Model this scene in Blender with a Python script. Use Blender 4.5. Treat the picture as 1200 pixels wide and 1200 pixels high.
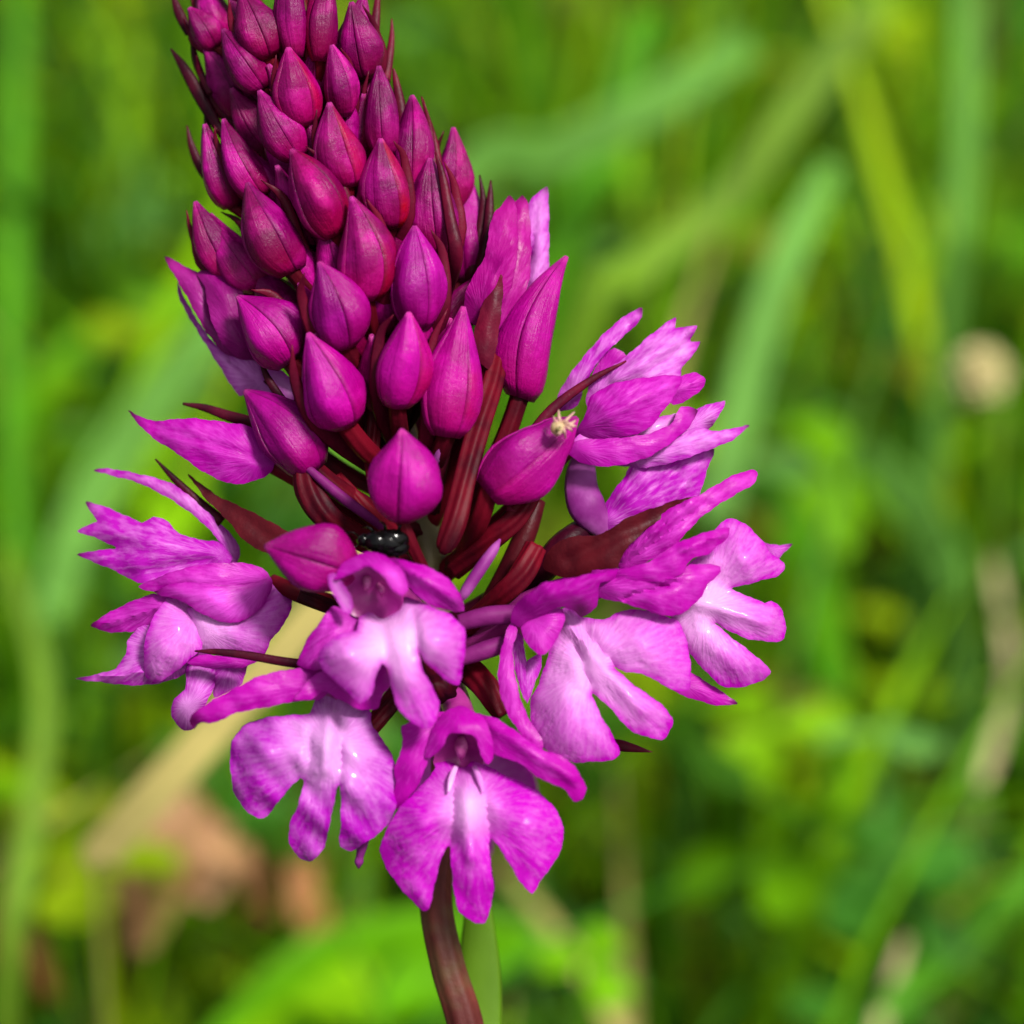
import bpy, math, random
import numpy as np
from mathutils import Vector, Matrix
from mathutils.geometry import delaunay_2d_cdt

random.seed(7)
RNG = np.random.default_rng(7)
R = math.radians
for o in list(bpy.data.objects):
    bpy.data.objects.remove(o)
scene = bpy.context.scene
COL = scene.collection

# ------------------------------------------------------------------ camera
MM = 0.001
PX = 0.05 * MM                 # one photo pixel in the plane of the flower spike
DIST = 3200                    # camera distance from that plane, in the same pixels (160 mm)
PITCH = R(32)
TARGET = Vector((0, 0, 0.175))
FWD = Vector((0, math.cos(PITCH), -math.sin(PITCH)))
UP = Vector((0, math.sin(PITCH), math.cos(PITCH)))
RIGHT = Vector((1, 0, 0))
CAMPOS = TARGET - FWD * (DIST * PX)
cam = bpy.data.cameras.new('camera')
cam.sensor_width = 36
cam.lens = 18 / (600 / DIST)
cam.clip_start = 0.005
cam.clip_end = 2000
cam.dof.use_dof = True
cam.dof.focus_distance = (DIST - 105) * PX
cam.dof.aperture_fstop = 20
camo = bpy.data.objects.new('camera', cam)
camo.location = CAMPOS
camo.rotation_euler = (math.pi / 2 - PITCH, 0, 0)
COL.objects.link(camo)
scene.camera = camo

# ------------------------------------------------------------------ light
SUN_EL, SUN_AZ = R(56), R(136)       # high, from the right and slightly in front
w = bpy.data.worlds.new('World')
scene.world = w
w.use_nodes = True
nt = w.node_tree
sky = nt.nodes.new('ShaderNodeTexSky')
sky.sky_type = 'NISHITA'
sky.sun_disc = False
sky.sun_elevation = SUN_EL
sky.sun_rotation = SUN_AZ
sky.dust_density = 4
sky.ozone_density = 0.6
nt.nodes['Background'].inputs['Strength'].default_value = 0.075
hs_ = nt.nodes.new('ShaderNodeHueSaturation')      # thin white cloud all over: the sky's blue is washed out evenly
hs_.inputs['Saturation'].default_value = 0.35
nt.links.new(sky.outputs[0], hs_.inputs['Color'])
nt.links.new(hs_.outputs[0], nt.nodes['Background'].inputs['Color'])
sl = bpy.data.lights.new('sun', 'SUN')
sl.energy = 3.2
sl.angle = R(11)
sl.color = (1, 0.96, 0.90)
so = bpy.data.objects.new('sun', sl)
sdir = Vector((math.sin(SUN_AZ) * math.cos(SUN_EL), math.cos(SUN_AZ) * math.cos(SUN_EL), math.sin(SUN_EL)))
so.rotation_euler = (-sdir).to_track_quat('-Z', 'Y').to_euler()
so.location = (0, 0, 2)
COL.objects.link(so)
vs = scene.view_settings
vs.view_transform = 'Standard'
vs.look = 'None'
vs.exposure = 0.82
vs.gamma = 1


# ------------------------------------------------------------------ helpers
def at(px, py, d=0.0):
    """photo pixel + distance d (pixels, towards the camera) from the spike plane -> world point"""
    s = (DIST - d) / DIST
    return TARGET + RIGHT * ((px - 600) * PX * s) + UP * ((600 - py) * PX * s) - FWD * (d * PX)


def at_np(xy, d):
    s = ((DIST - d) / DIST)[:, None]
    t = np.array(TARGET)[None]
    return (t + np.array(RIGHT)[None] * ((xy[:, :1] - 600) * PX * s) + np.array(UP)[None] * ((600 - xy[:, 1:2]) * PX * s)
            - np.array(FWD)[None] * (d[:, None] * PX))


def link(name, me, mat, parent=None, origin=None):
    o = bpy.data.objects.new(name, me)
    COL.objects.link(o)
    if mat is not None:
        me.materials.append(mat)
    if parent is not None:
        o.parent = parent
    return o


def tag(o, label=None, cat=None, group=None, kind=None):
    for k, v in (('label', label), ('category', cat), ('group', group), ('kind', kind)):
        if v:
            o[k] = v
    return o


def smooth(me):
    me.polygons.foreach_set('use_smooth', [True] * len(me.polygons))


def catmull(pts, n):
    """open Catmull-Rom through rows of pts, n samples in all"""
    p = np.array(pts, float)
    k = len(p)
    if k == 2:
        t = np.linspace(0, 1, n)[:, None]
        return p[0] * (1 - t) + p[1] * t
    q = np.vstack([2 * p[0] - p[1], p, 2 * p[-1] - p[-2]])
    out = []
    for s in np.linspace(0, k - 1 - 1e-9, n):
        i = int(s)
        f = s - i
        a, b, c, d = q[i], q[i + 1], q[i + 2], q[i + 3]
        out.append(0.5 * ((2 * b) + (c - a) * f + (2 * a - 5 * b + 4 * c - d) * f * f + (3 * b - a - 3 * c + d) * f ** 3))
    return np.array(out)


def closed_curve(pts, step=4.0, ten=0.40):
    p = np.array(pts, float)
    k = len(p)
    out = []
    for i in range(k):
        a, b, c, d = p[i - 1], p[i], p[(i + 1) % k], p[(i + 2) % k]
        L = np.linalg.norm(c - b)
        la, ld = np.linalg.norm(b - a) + 1e-6, np.linalg.norm(d - c) + 1e-6
        m0 = (c - a) / (la + L) * L * ten * 2 * min(1, 1.0)
        m1 = (d - b) / (ld + L) * L * ten * 2
        n = max(1, int(round(L / step)))
        for j in range(n):
            t = j / n
            out.append((2 * t ** 3 - 3 * t * t + 1) * b + (t ** 3 - 2 * t * t + t) * m0 + (-2 * t ** 3 + 3 * t * t) * c + (t ** 3 - t * t) * m1)
    return np.array(out)


def seg_dist(P, A):
    B = np.roll(A, -1, 0)
    ab = B - A
    L2 = (ab ** 2).sum(1) + 1e-9
    best = np.full(len(P), 1e9)
    for i in range(len(A)):
        t = np.clip(((P - A[i]) @ ab[i]) / L2[i], 0, 1)
        dd = ((P - A[i] - t[:, None] * ab[i]) ** 2).sum(1)
        best = np.minimum(best, dd)
    return np.sqrt(best)


def inside(P, A):
    B = np.roll(A, -1, 0)
    c = np.zeros(len(P), bool)
    for a, b in zip(A, B):
        cond = (a[1] > P[:, 1]) != (b[1] > P[:, 1])
        with np.errstate(divide='ignore', invalid='ignore'):
            xx = (b[0] - a[0]) * (P[:, 1] - a[1]) / (b[1] - a[1]) + a[0]
        c ^= cond & (P[:, 0] < xx)
    return c


def tps(ctrl, P):
    c = np.array(ctrl, float)
    if len(c) == 1:
        return np.full(len(P), c[0, 2])
    if len(c) == 2:
        v = c[1, :2] - c[0, :2]
        t = np.clip(((P - c[0, :2]) @ v) / (v @ v), -0.3, 1.3)
        return c[0, 2] + t * (c[1, 2] - c[0, 2])

    ctr = c[:, :2].mean(0)
    sv, vt = np.linalg.svd(c[:, :2] - ctr)[1:]
    if len(c) == 3 or sv[1] < 0.22 * sv[0]:          # controls along one line: depth varies along it only
        q = (c[:, :2] - ctr) @ vt[0]
        t = np.clip((P - ctr) @ vt[0], q.min() - 0.25 * np.ptp(q), q.max() + 0.25 * np.ptp(q))
        return np.polyval(np.polyfit(q, c[:, 2], 2), t)

    def U(r2):
        return np.where(r2 > 1e-9, 0.5 * r2 * np.log(np.maximum(r2, 1e-9)), 0)
    S = 100.0
    X = c[:, :2] / S
    Q = P / S
    n = len(c)
    K = U(((X[:, None] - X[None]) ** 2).sum(2)) + np.eye(n) * 0.01
    Pm = np.hstack([np.ones((n, 1)), X])
    A = np.block([[K, Pm], [Pm.T, np.zeros((3, 3))]])
    sol = np.linalg.lstsq(A, np.concatenate([c[:, 2], np.zeros(3)]), rcond=None)[0]
    return U(((Q[:, None] - X[None]) ** 2).sum(2)) @ sol[:n] + sol[n] + Q @ sol[n + 1:]


CROPS = {'A': (80, 540, 280 / 1200), 'B': (300, 600, 260 / 1200), 'C': (200, 740, 280 / 1200), 'D': (430, 800, 270 / 1200),
         'E': (560, 660, 260 / 1200), 'G': (700, 540, 0.2), 'H': (560, 360, 320 / 1200), 'I': (460, 180, 0.2), 'J': (140, 290, 0.2),
         'K': (320, 480, 340 / 1200), 'L': (400, 400, 0.2), 'P': (0, 0, 1.0), 'R2': (140, 300, 1 / 3), 'R3': (440, 130, 460 / 1200), 'R4': (540, 500, 1 / 3),
         'R5': (80, 530, 1 / 3)}


def cv(crop, pts):
    """study-crop coordinates -> photo pixels (extra values stay)"""
    x0, y0, s = CROPS[crop]
    return [(x0 + p[0] * s, y0 + p[1] * s) + tuple(p[2:]) for p in pts]


def sheet(name, mat, parent, crop, outline, ctrl, bulge=0.0, pale=0.0, heart=None, dark=(), wav=0.9, th=1.8, grid=5.0, crease=None, rag=0.5, flip_d=None):
    """a petal-like sheet: traced outline, its own depth surface, thickness.
    heart = (x, y, radius, amount) of the pale throat marking; dark = [(x, y, r)] dark tips; crease = [(x0,y0,x1,y1,width,depth)] folded keels"""
    x0, y0, s = CROPS[crop]
    ol = closed_curve(cv(crop, outline), 4.0)
    ph0 = random.random() * 9
    n = len(ol)
    tang = np.roll(ol, -1, 0) - np.roll(ol, 1, 0)
    nor = np.stack([tang[:, 1], -tang[:, 0]], 1) / (np.linalg.norm(tang, axis=1)[:, None] + 1e-6)
    idx = np.arange(n)
    ol = ol + nor * (rag * (np.sin(idx * 0.9 + ph0) + 0.7 * np.sin(idx * 2.3 + 2 * ph0)))[:, None]
    mn, mx = ol.min(0), ol.max(0)
    gx = np.arange(mn[0], mx[0], grid)
    gy = np.arange(mn[1], mx[1], grid * 0.87)
    gp = np.array([(x + (grid / 2 if j % 2 else 0), y) for j, y in enumerate(gy) for x in gx])
    if len(gp):
        gp = gp[inside(gp, ol)]
    if len(gp):
        gp = gp[seg_dist(gp, ol) > grid * 0.55]
    allp = np.vstack([ol, gp]) if len(gp) else ol
    res = delaunay_2d_cdt([Vector(p) for p in allp], [(i, (i + 1) % n) for i in range(n)], [], 1, 1e-4)
    V = np.array([tuple(v) for v in res[0]])
    F = [tuple(f) for f in res[2]]
    cen = np.array([V[list(f)].mean(0) for f in F])
    ok = inside(cen, ol)
    F = [f for f, k in zip(F, ok) if k]
    ed = seg_dist(V, ol)
    d = tps(cv(crop, ctrl), V)
    em = max(ed.max(), 6.0)
    e = np.clip(ed / em, 0, 1)
    narrow = min(1.0, max(0.0, (26 - em) / 12))          # slim petals fold along a midrib instead of swelling
    bulge = math.copysign(min(abs(bulge), (0.40 - 0.08 * narrow) * em), bulge)
    d = d + bulge * (1 - (1 - e) ** (1.6 - 0.55 * narrow))
    ph = RNG.uniform(0, 6.28, 8)
    wv = (np.sin(V[:, 0] / 9 + V[:, 1] / 23 + ph[0]) + np.sin(-V[:, 0] / 17 + V[:, 1] / 8 + ph[1]) + 0.7 * np.sin(V[:, 0] / 5.3 - V[:, 1] / 7.1 + ph[2]))
    d = d + wv * wav * (1.25 - 0.6 * e)
    if crease:
        for (a, b, a2, b2, wd, dp) in crease:
            q = np.array(cv(crop, [(a, b), (a2, b2)]))
            v = q[1] - q[0]
            t = np.clip(((V - q[0]) @ v) / (v @ v), 0, 1)
            dist = np.linalg.norm(V - q[0] - t[:, None] * v, axis=1)
            d = d + dp * np.exp(-(dist / (wd * s)) ** 2)
    if flip_d is not None:
        d = flip_d - d
    pl = np.full(len(V), pale)
    hub = V[0]
    if heart:
        hx, hy, hr, ha = heart
        hub = np.array(cv(crop, [(hx, hy)])[0])
        pl = pl + ha * np.exp(-(((V - hub) ** 2).sum(1)) / (hr * s) ** 2)
    else:
        c0 = cv(crop, ctrl)[0]
        hub = np.array(c0[:2])
    dk = np.zeros(len(V))
    for (a, b, r) in dark:
        q = np.array(cv(crop, [(a, b)])[0])
        dk = np.maximum(dk, np.exp(-((V - q) ** 2).sum(1) / (r * s) ** 2))
    W = at_np(V, d) - np.array(parent.matrix_basis.translation if parent.parent is None else (0, 0, 0)) - ROOT
    me = bpy.data.meshes.new(name)
    a, b, c = F[0]
    nn = np.zeros(3)
    for f in F[::7]:
        a, b, c = f[:3]
        nn += np.cross(W[b] - W[a], W[c] - W[a])
    if (nn @ np.array(FWD) > 0) != (flip_d is not None):
        F = [f[::-1] for f in F]
    me.from_pydata(W.tolist(), [], F)
    at_ = me.attributes.new('pg', 'FLOAT_VECTOR', 'POINT')
    at_.data.foreach_set('vector', np.stack([pl, np.clip(ed / 14, 0, 1), dk], 1).ravel())
    rel = V - hub
    ang = np.arctan2(rel[:, 1], rel[:, 0])
    at2 = me.attributes.new('uvp', 'FLOAT_VECTOR', 'POINT')
    at2.data.foreach_set('vector', np.stack([np.cos(ang) * 3, np.sin(ang) * 3, np.linalg.norm(rel, axis=1) / 100], 1).ravel())
    smooth(me)
    o = link(name, me, mat, parent)
    m = o.modifiers.new('thickness', 'SOLIDIFY')
    m.thickness = th * PX
    m.offset = -1
    m.use_even_offset = False
    es = o.modifiers.new('crisp_rim', 'EDGE_SPLIT')
    es.split_angle = R(55)
    return o


def rings_mesh(name, centers, U, Vv, ru, rv, sides=10, cap=True, rib=0.0, ribs=6, twist=0.25):
    """tube from centres and per-ring half axes"""
    n = len(centers)
    th = np.linspace(0, 2 * math.pi, sides, endpoint=False)
    P = []
    for i in range(n):
        for t in th:
            g_ = 1 + rib * math.cos(ribs * t + twist * i)
            P.append(centers[i] + U[i] * (ru[i] * g_ * math.cos(t)) + Vv[i] * (rv[i] * g_ * math.sin(t)))
    F = []
    for i in range(n - 1):
        for k in range(sides):
            a, b = i * sides + k, i * sides + (k + 1) % sides
            F.append((a, b, b + sides, a + sides))
    if cap:
        F.append(tuple(range(sides))[::-1])
        F.append(tuple(range((n - 1) * sides, n * sides)))
    return P, F


def tube_geo(spine, flat=1.0, n=None, sides=10, bump=0.0, rib=0.0):
    """spine rows: (px, py, d, full width px). Wide side faces the camera when flat < 1. Returns world verts minus ROOT, faces"""
    sp = catmull(spine, n or max(6, 5 * len(spine)))
    C = at_np(sp[:, :2], sp[:, 2])
    wd = np.maximum(sp[:, 3], 0.6) * PX / 2 * (DIST - sp[:, 2]) / DIST
    T = np.gradient(C, axis=0)
    T /= np.linalg.norm(T, axis=1)[:, None] + 1e-12
    cam_ = np.array(CAMPOS)
    Us, Vs = [], []
    for c, t in zip(C, T):
        v = cam_ - c
        v /= np.linalg.norm(v)
        u = np.cross(t, v)
        if np.linalg.norm(u) < 0.2:
            u = Us[-1] if Us else np.array((1.0, 0, 0))
        u /= np.linalg.norm(u)
        vv = np.cross(u, t)
        vv /= np.linalg.norm(vv) + 1e-12
        Us.append(u)
        Vs.append(vv)
    if bump:
        wd = wd * (1 + bump * np.sin(np.arange(len(wd)) * 1.7))
    return rings_mesh('', C - ROOT, Us, Vs, wd, wd * flat, sides, rib=rib)


def tube(name, mat, parent, spine, flat=1.0, n=None, sides=10, crop='P', bump=0.0, rib=0.0):
    k_ = CROPS[crop][2]
    P, F = tube_geo([(p[0], p[1], p[2], p[3] * k_) for p in cv(crop, spine)], flat, n, sides, bump, rib)
    me = bpy.data.meshes.new(name)
    me.from_pydata([tuple(p) for p in P], [], F)
    smooth(me)
    return link(name, me, mat, parent)


# ------------------------------------------------------------------ materials
def nodes(name):
    m = bpy.data.materials.new(name)
    m.use_nodes = True
    t = m.node_tree
    t.nodes.clear()
    return m, t, t.nodes.new, t.links.new


def noise(t, vec, scale, detail=3, rough=0.55):
    n = t.nodes.new('ShaderNodeTexNoise')
    n.inputs['Scale'].default_value = scale
    n.inputs['Detail'].default_value = detail
    n.inputs['Roughness'].default_value = rough
    if vec is not None:
        t.links.new(vec, n.inputs['Vector'])
    return n.outputs['Fac']


def ramp(t, fac, stops):
    r = t.nodes.new('ShaderNodeValToRGB')
    el = r.color_ramp.elements
    while len(el) < len(stops):
        el.new(0.5)
    for e, (p, c) in zip(el, stops):
        e.position = p
        e.color = (*c, 1) if len(c) == 3 else c
    t.links.new(fac, r.inputs['Fac'])
    return r.outputs['Color']


def math_(t, op, a, b=None, clamp=False):
    n = t.nodes.new('ShaderNodeMath')
    n.operation = op
    n.use_clamp = clamp
    for i, v in enumerate((a, b)):
        if v is None:
            continue
        if isinstance(v, (int, float)):
            n.inputs[i].default_value = v
        else:
            t.links.new(v, n.inputs[i])
    return n.outputs[0]


def mix(t, fac, a, b, mode='MIX'):
    n = t.nodes.new('ShaderNodeMix')
    n.data_type = 'RGBA'
    n.blend_type = mode
    for k, v in ((0, fac), (6, a), (7, b)):
        if isinstance(v, (int, float)):
            n.inputs[k].default_value = v
        elif isinstance(v, tuple):
            n.inputs[k].default_value = (*v, 1)
        else:
            t.links.new(v, n.inputs[k])
    return n.outputs[2]


def mapr(t, v, a, b, c, d):
    n = t.nodes.new('ShaderNodeMapRange')
    n.interpolation_type = 'SMOOTHSTEP'
    for i, x in enumerate((a, b, c, d)):
        n.inputs[i + 1].default_value = x
    t.links.new(v, n.inputs[0])
    return n.outputs[0]


def finish(t, col, rough=0.45, trans=0.25, bump=None, bstr=0.2, bdist=0.0001, coat=None, spec=0.5, coat_rough=0.12, sheen=0.0):
    N, L = t.nodes.new, t.links.new
    p = N('ShaderNodeBsdfPrincipled')
    out = N('ShaderNodeOutputMaterial')
    if isinstance(col, tuple):
        p.inputs['Base Color'].default_value = (*col, 1)
    else:
        L(col, p.inputs['Base Color'])
    if isinstance(rough, (int, float)):
        p.inputs['Roughness'].default_value = rough
    else:
        L(rough, p.inputs['Roughness'])
    p.inputs['Specular IOR Level'].default_value = spec
    if sheen:
        p.inputs['Sheen Weight'].default_value = sheen
        p.inputs['Sheen Roughness'].default_value = 0.4
    if coat is not None:
        if isinstance(coat, (int, float)):
            p.inputs['Coat Weight'].default_value = coat
        else:
            L(coat, p.inputs['Coat Weight'])
        p.inputs['Coat Roughness'].default_value = coat_rough
    nb = None
    if bump is not None:
        b = N('ShaderNodeBump')
        b.inputs['Strength'].default_value = bstr
        b.inputs['Distance'].default_value = bdist
        L(bump, b.inputs['Height'])
        nb = b.outputs[0]
        L(nb, p.inputs['Normal'])
    if trans > 0:
        tr = N('ShaderNodeBsdfTranslucent')
        if isinstance(col, tuple):
            tr.inputs['Color'].default_value = (*col, 1)
        else:
            L(col, tr.inputs['Color'])
        if nb is not None:
            L(nb, tr.inputs['Normal'])
        ms = N('ShaderNodeMixShader')
        ms.inputs[0].default_value = trans
        L(p.outputs[0], ms.inputs[1])
        L(tr.outputs[0], ms.inputs[2])
        L(ms.outputs[0], out.inputs[0])
    else:
        L(p.outputs[0], out.inputs[0])


def petal_mat(name, deep, light, darkc, wet=0.0, trans=0.3, rough=0.42, veins=0.5, mott=0.7):
    m, t, N, L = nodes(name)
    tc = N('ShaderNodeTexCoord').outputs['Object']
    a = N('ShaderNodeAttribute'); a.attribute_name = 'pg'
    sp = N('ShaderNodeSeparateXYZ'); L(a.outputs['Vector'], sp.inputs[0])
    u = N('ShaderNodeAttribute'); u.attribute_name = 'uvp'
    vein = noise(t, u.outputs['Vector'], 6.5, 2, 0.5)
    big = noise(t, tc, 420, 3)
    cell = noise(t, tc, 3000, 3, 0.7)
    edge = mapr(t, sp.outputs[1], 0.0, 0.75, 0.30, 1.0)
    pale = math_(t, 'MULTIPLY', sp.outputs[0], edge)
    pale = math_(t, 'ADD', pale, math_(t, 'MULTIPLY', math_(t, 'SUBTRACT', vein, 0.5), veins))
    pale = math_(t, 'ADD', pale, math_(t, 'MULTIPLY', math_(t, 'SUBTRACT', big, 0.52), mott))
    pale = math_(t, 'ADD', pale, math_(t, 'MULTIPLY', math_(t, 'SUBTRACT', cell, 0.52), 0.22), True)
    col = mix(t, pale, deep, light)
    rim = mapr(t, sp.outputs[1], 0.0, 0.18, 0.30, 0.0)
    col = mix(t, rim, col, tuple(c * 0.6 for c in deep))
    col = mix(t, math_(t, 'MULTIPLY', sp.outputs[2], 0.95, True), col, darkc)
    bm = math_(t, 'ADD', math_(t, 'MULTIPLY', cell, 0.5), math_(t, 'MULTIPLY', vein, 0.9))
    coat = None
    if wet:
        wn = noise(t, tc, 260, 4, 0.65)
        coat = math_(t, 'MULTIPLY', mapr(t, wn, 0.47, 0.53, 0.05, 1.0), wet)
        bm = math_(t, 'ADD', bm, math_(t, 'MULTIPLY', mapr(t, wn, 0.45, 0.56, 0.0, 1.0), 0.8))
    rg = mapr(t, noise(t, tc, 900, 3), 0.3, 0.7, rough - 0.1, rough + 0.14)
    finish(t, col, rg, trans, bm, 0.38, 0.00013, coat, 0.22, 0.10)
    return m


def simple_mat(name, c1, c2, scale, rough=0.45, trans=0.1, stretch=None, bstr=0.25, coat=None, detail=4, rand=0.0, spec=0.5, c3=None):
    m, t, N, L = nodes(name)
    tc = N('ShaderNodeTexCoord').outputs['Object']
    vec = tc
    if stretch:
        mp = N('ShaderNodeMapping')
        mp.inputs['Scale'].default_value = stretch
        L(tc, mp.inputs['Vector'])
        vec = mp.outputs[0]
    f = noise(t, vec, scale, detail)
    fac = mapr(t, f, 0.3, 0.7, 0, 1)
    if rand:
        oi = N('ShaderNodeObjectInfo')
        fac = math_(t, 'ADD', fac, math_(t, 'MULTIPLY', math_(t, 'SUBTRACT', oi.outputs['Random'], 0.5), rand), True)
    col = mix(t, fac, c1, c2)
    if c3:
        col = mix(t, mapr(t, noise(t, tc, scale * 0.35, 3), 0.52, 0.66, 0, 0.8), col, c3)
    fine = noise(t, tc, scale * 7, 3)
    finish(t, col, rough, trans, math_(t, 'ADD', fine, f), bstr, 0.00012, coat, spec)
    return m


M = {}
M['lip'] = petal_mat('lip_petal', (0.50, 0.0015, 0.47), (0.94, 0.50, 0.93), (0.10, 0.0, 0.05), wet=0.2, trans=0.3, veins=0.36, mott=0.3)
M['lip_wet'] = petal_mat('wet_lip_petal', (0.38, 0.002, 0.40), (0.90, 0.48, 0.90), (0.10, 0.0, 0.05), wet=1.0, trans=0.25, veins=0.36, mott=0.5)
M['petal'] = petal_mat('magenta_petal', (0.42, 0.0003, 0.34), (0.78, 0.10, 0.74), (0.06, 0.0, 0.03), wet=0.0, trans=0.3, veins=0.8)
M['lilac'] = petal_mat('lilac_petal', (0.45, 0.006, 0.44), (0.86, 0.34, 0.86), (0.07, 0.0, 0.04), wet=0.0, trans=0.35, veins=1.0)
M['petal_red'] = petal_mat('crimson_petal', (0.33, 0.0003, 0.19), (0.66, 0.05, 0.48), (0.05, 0.0, 0.02), wet=0.0, trans=0.25, veins=0.8)
M['plum'] = petal_mat('plum_petal', (0.22, 0.001, 0.14), (0.45, 0.03, 0.34), (0.03, 0.0, 0.015), wet=0.0, trans=0.2)


def bud_mat(name, c_main, c_tip, c_red):
    m, t, N, L = nodes(name)
    tc = N('ShaderNodeTexCoord').outputs['Object']
    a = N('ShaderNodeAttribute'); a.attribute_name = 'pg'      # x along the bud, y across a sepal 0..1, z redness
    sp = N('ShaderNodeSeparateXYZ'); L(a.outputs['Vector'], sp.inputs[0])
    oi = N('ShaderNodeObjectInfo')
    big = noise(t, tc, 500, 3)
    cell = noise(t, tc, 3000, 4, 0.7)
    mp = N('ShaderNodeMapping')
    mp.inputs['Scale'].default_value = (1.2, 14, 3)
    L(a.outputs['Vector'], mp.inputs['Vector'])
    vein = noise(t, mp.outputs[0], 1.0, 4, 0.65)
    f = math_(t, 'ADD', mapr(t, big, 0.3, 0.7, -0.35, 0.6), math_(t, 'MULTIPLY', math_(t, 'SUBTRACT', cell, 0.5), 0.7))
    f = math_(t, 'ADD', f, math_(t, 'MULTIPLY', math_(t, 'SUBTRACT', vein, 0.5), 0.4), True)
    col = mix(t, f, c_main, c_tip)
    red = math_(t, 'MULTIPLY', sp.outputs[2], mapr(t, noise(t, tc, 420, 3), 0.3, 0.7, 0.3, 1.5), True)
    col = mix(t, red, col, c_red)
    tip = mapr(t, sp.outputs[0], 0.93, 1.0, 0.0, 0.6)
    col = mix(t, tip, col, (0.55, 0.05, 0.30))
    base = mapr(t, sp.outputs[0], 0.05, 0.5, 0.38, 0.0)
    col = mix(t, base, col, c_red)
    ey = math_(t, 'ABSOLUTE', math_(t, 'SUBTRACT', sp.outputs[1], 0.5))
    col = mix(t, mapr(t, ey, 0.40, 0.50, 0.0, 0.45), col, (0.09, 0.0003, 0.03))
    hs = N('ShaderNodeHueSaturation')
    L(col, hs.inputs['Color'])
    L(mapr(t, oi.outputs['Random'], 0, 1, 0.72, 1.22), hs.inputs['Value'])
    hv = N('ShaderNodeTexWhiteNoise')
    hv.noise_dimensions = '1D'
    L(oi.outputs['Random'], hv.inputs['W'])
    L(mapr(t, hv.outputs['Value'], 0, 1, 0.485, 0.503), hs.inputs['Hue'])
    finish(t, hs.outputs[0], mapr(t, noise(t, tc, 1500, 3), 0.3, 0.7, 0.22, 0.40), 0.12, math_(t, 'ADD', cell, math_(t, 'MULTIPLY', vein, 1.5)), 0.5, 0.00014, None, 0.17, 0.25)
    return m


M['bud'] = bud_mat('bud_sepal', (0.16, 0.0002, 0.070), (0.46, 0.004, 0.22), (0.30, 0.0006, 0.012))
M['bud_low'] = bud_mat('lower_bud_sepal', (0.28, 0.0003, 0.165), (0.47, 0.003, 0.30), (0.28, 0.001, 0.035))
M['ovary'] = simple_mat('ovary_skin', (0.025, 0.0008, 0.005), (0.12, 0.002, 0.010), 350, 0.5, 0.05, (1, 1, 0.25), rand=0.6, spec=0.1)
M['bract'] = simple_mat('bract_skin', (0.06, 0.002, 0.013), (0.13, 0.004, 0.022), 600, 0.4, 0.15, (1, 1, 0.3), rand=0.5, spec=0.1)
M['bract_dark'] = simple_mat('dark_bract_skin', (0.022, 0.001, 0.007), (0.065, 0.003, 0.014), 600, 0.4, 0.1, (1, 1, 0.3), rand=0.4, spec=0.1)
M['bract_brown'] = simple_mat('brown_bract_skin', (0.045, 0.003, 0.007), (0.085, 0.006, 0.011), 600, 0.4, 0.15, (1, 1, 0.3), spec=0.1)
M['spur'] = simple_mat('spur_skin', (0.20, 0.015, 0.18), (0.44, 0.10, 0.42), 320, 0.5, 0.25, spec=0.15)
M['spur_dark'] = simple_mat('dark_spur_skin', (0.11, 0.004, 0.08), (0.20, 0.015, 0.15), 400, 0.55, 0.2, spec=0.12)
M['stem'] = simple_mat('stem_skin', (0.065, 0.011, 0.010), (0.13, 0.024, 0.018), 500, 0.55, 0.05, (1, 1, 0.08), c3=(0.08, 0.05, 0.02), spec=0.2)
M['rachis'] = simple_mat('rachis_skin', (0.09, 0.07, 0.018), (0.13, 0.11, 0.03), 400, 0.45, 0.1, (1, 1, 0.3), c3=(0.12, 0.03, 0.02))
M['column'] = simple_mat('column_flesh', (0.40, 0.02, 0.24), (0.62, 0.16, 0.42), 900, 0.3, 0.2)
M['ridge'] = simple_mat('lip_ridge_flesh', (0.62, 0.16, 0.60), (0.84, 0.40, 0.82), 600, 0.45, 0.25, spec=0.2)
M['throat'] = simple_mat('throat_flesh', (0.30, 0.008, 0.20), (0.46, 0.04, 0.30), 600, 0.35, 0.25)

# ------------------------------------------------------------------ the orchid
stem_base = at(545, 1215, 20)
stem_base = Vector((stem_base.x + 0.006, stem_base.y - 0.045, 0.0))
ROOT = np.array(stem_base)
orchid = bpy.data.objects.new('orchid', None)
orchid.location = stem_base
COL.objects.link(orchid)
tag(orchid, 'magenta pyramidal orchid spike, tight buds above and open three-lobed flowers below', 'orchid')
_ti = bpy.types.Object


class _P:  # parts sit at the orchid's own origin
    pass


# sheet() subtracts ROOT itself; every part has a zero local transform
_sheet = sheet


def sheet(name, mat, parent, *a, **k):
    return _sheet(name, mat, parent, *a, **k)


AXIS = [(316, -190), (322, -120), (332, -60), (350, 30), (372, 130), (398, 240), (428, 370), (458, 480), (498, 640), (512, 760), (522, 880), (520, 960), (510, 1050), (524, 1130), (548, 1215)]


def axis_x(y):
    ys = [p[1] for p in AXIS]
    return float(np.interp(y, ys, [p[0] for p in AXIS]))


def Rout(y):
    return float(np.interp(y, [-190, -100, 0, 100, 200, 300, 400, 500, 700], [15, 75, 112, 128, 148, 172, 190, 205, 215]))


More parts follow.
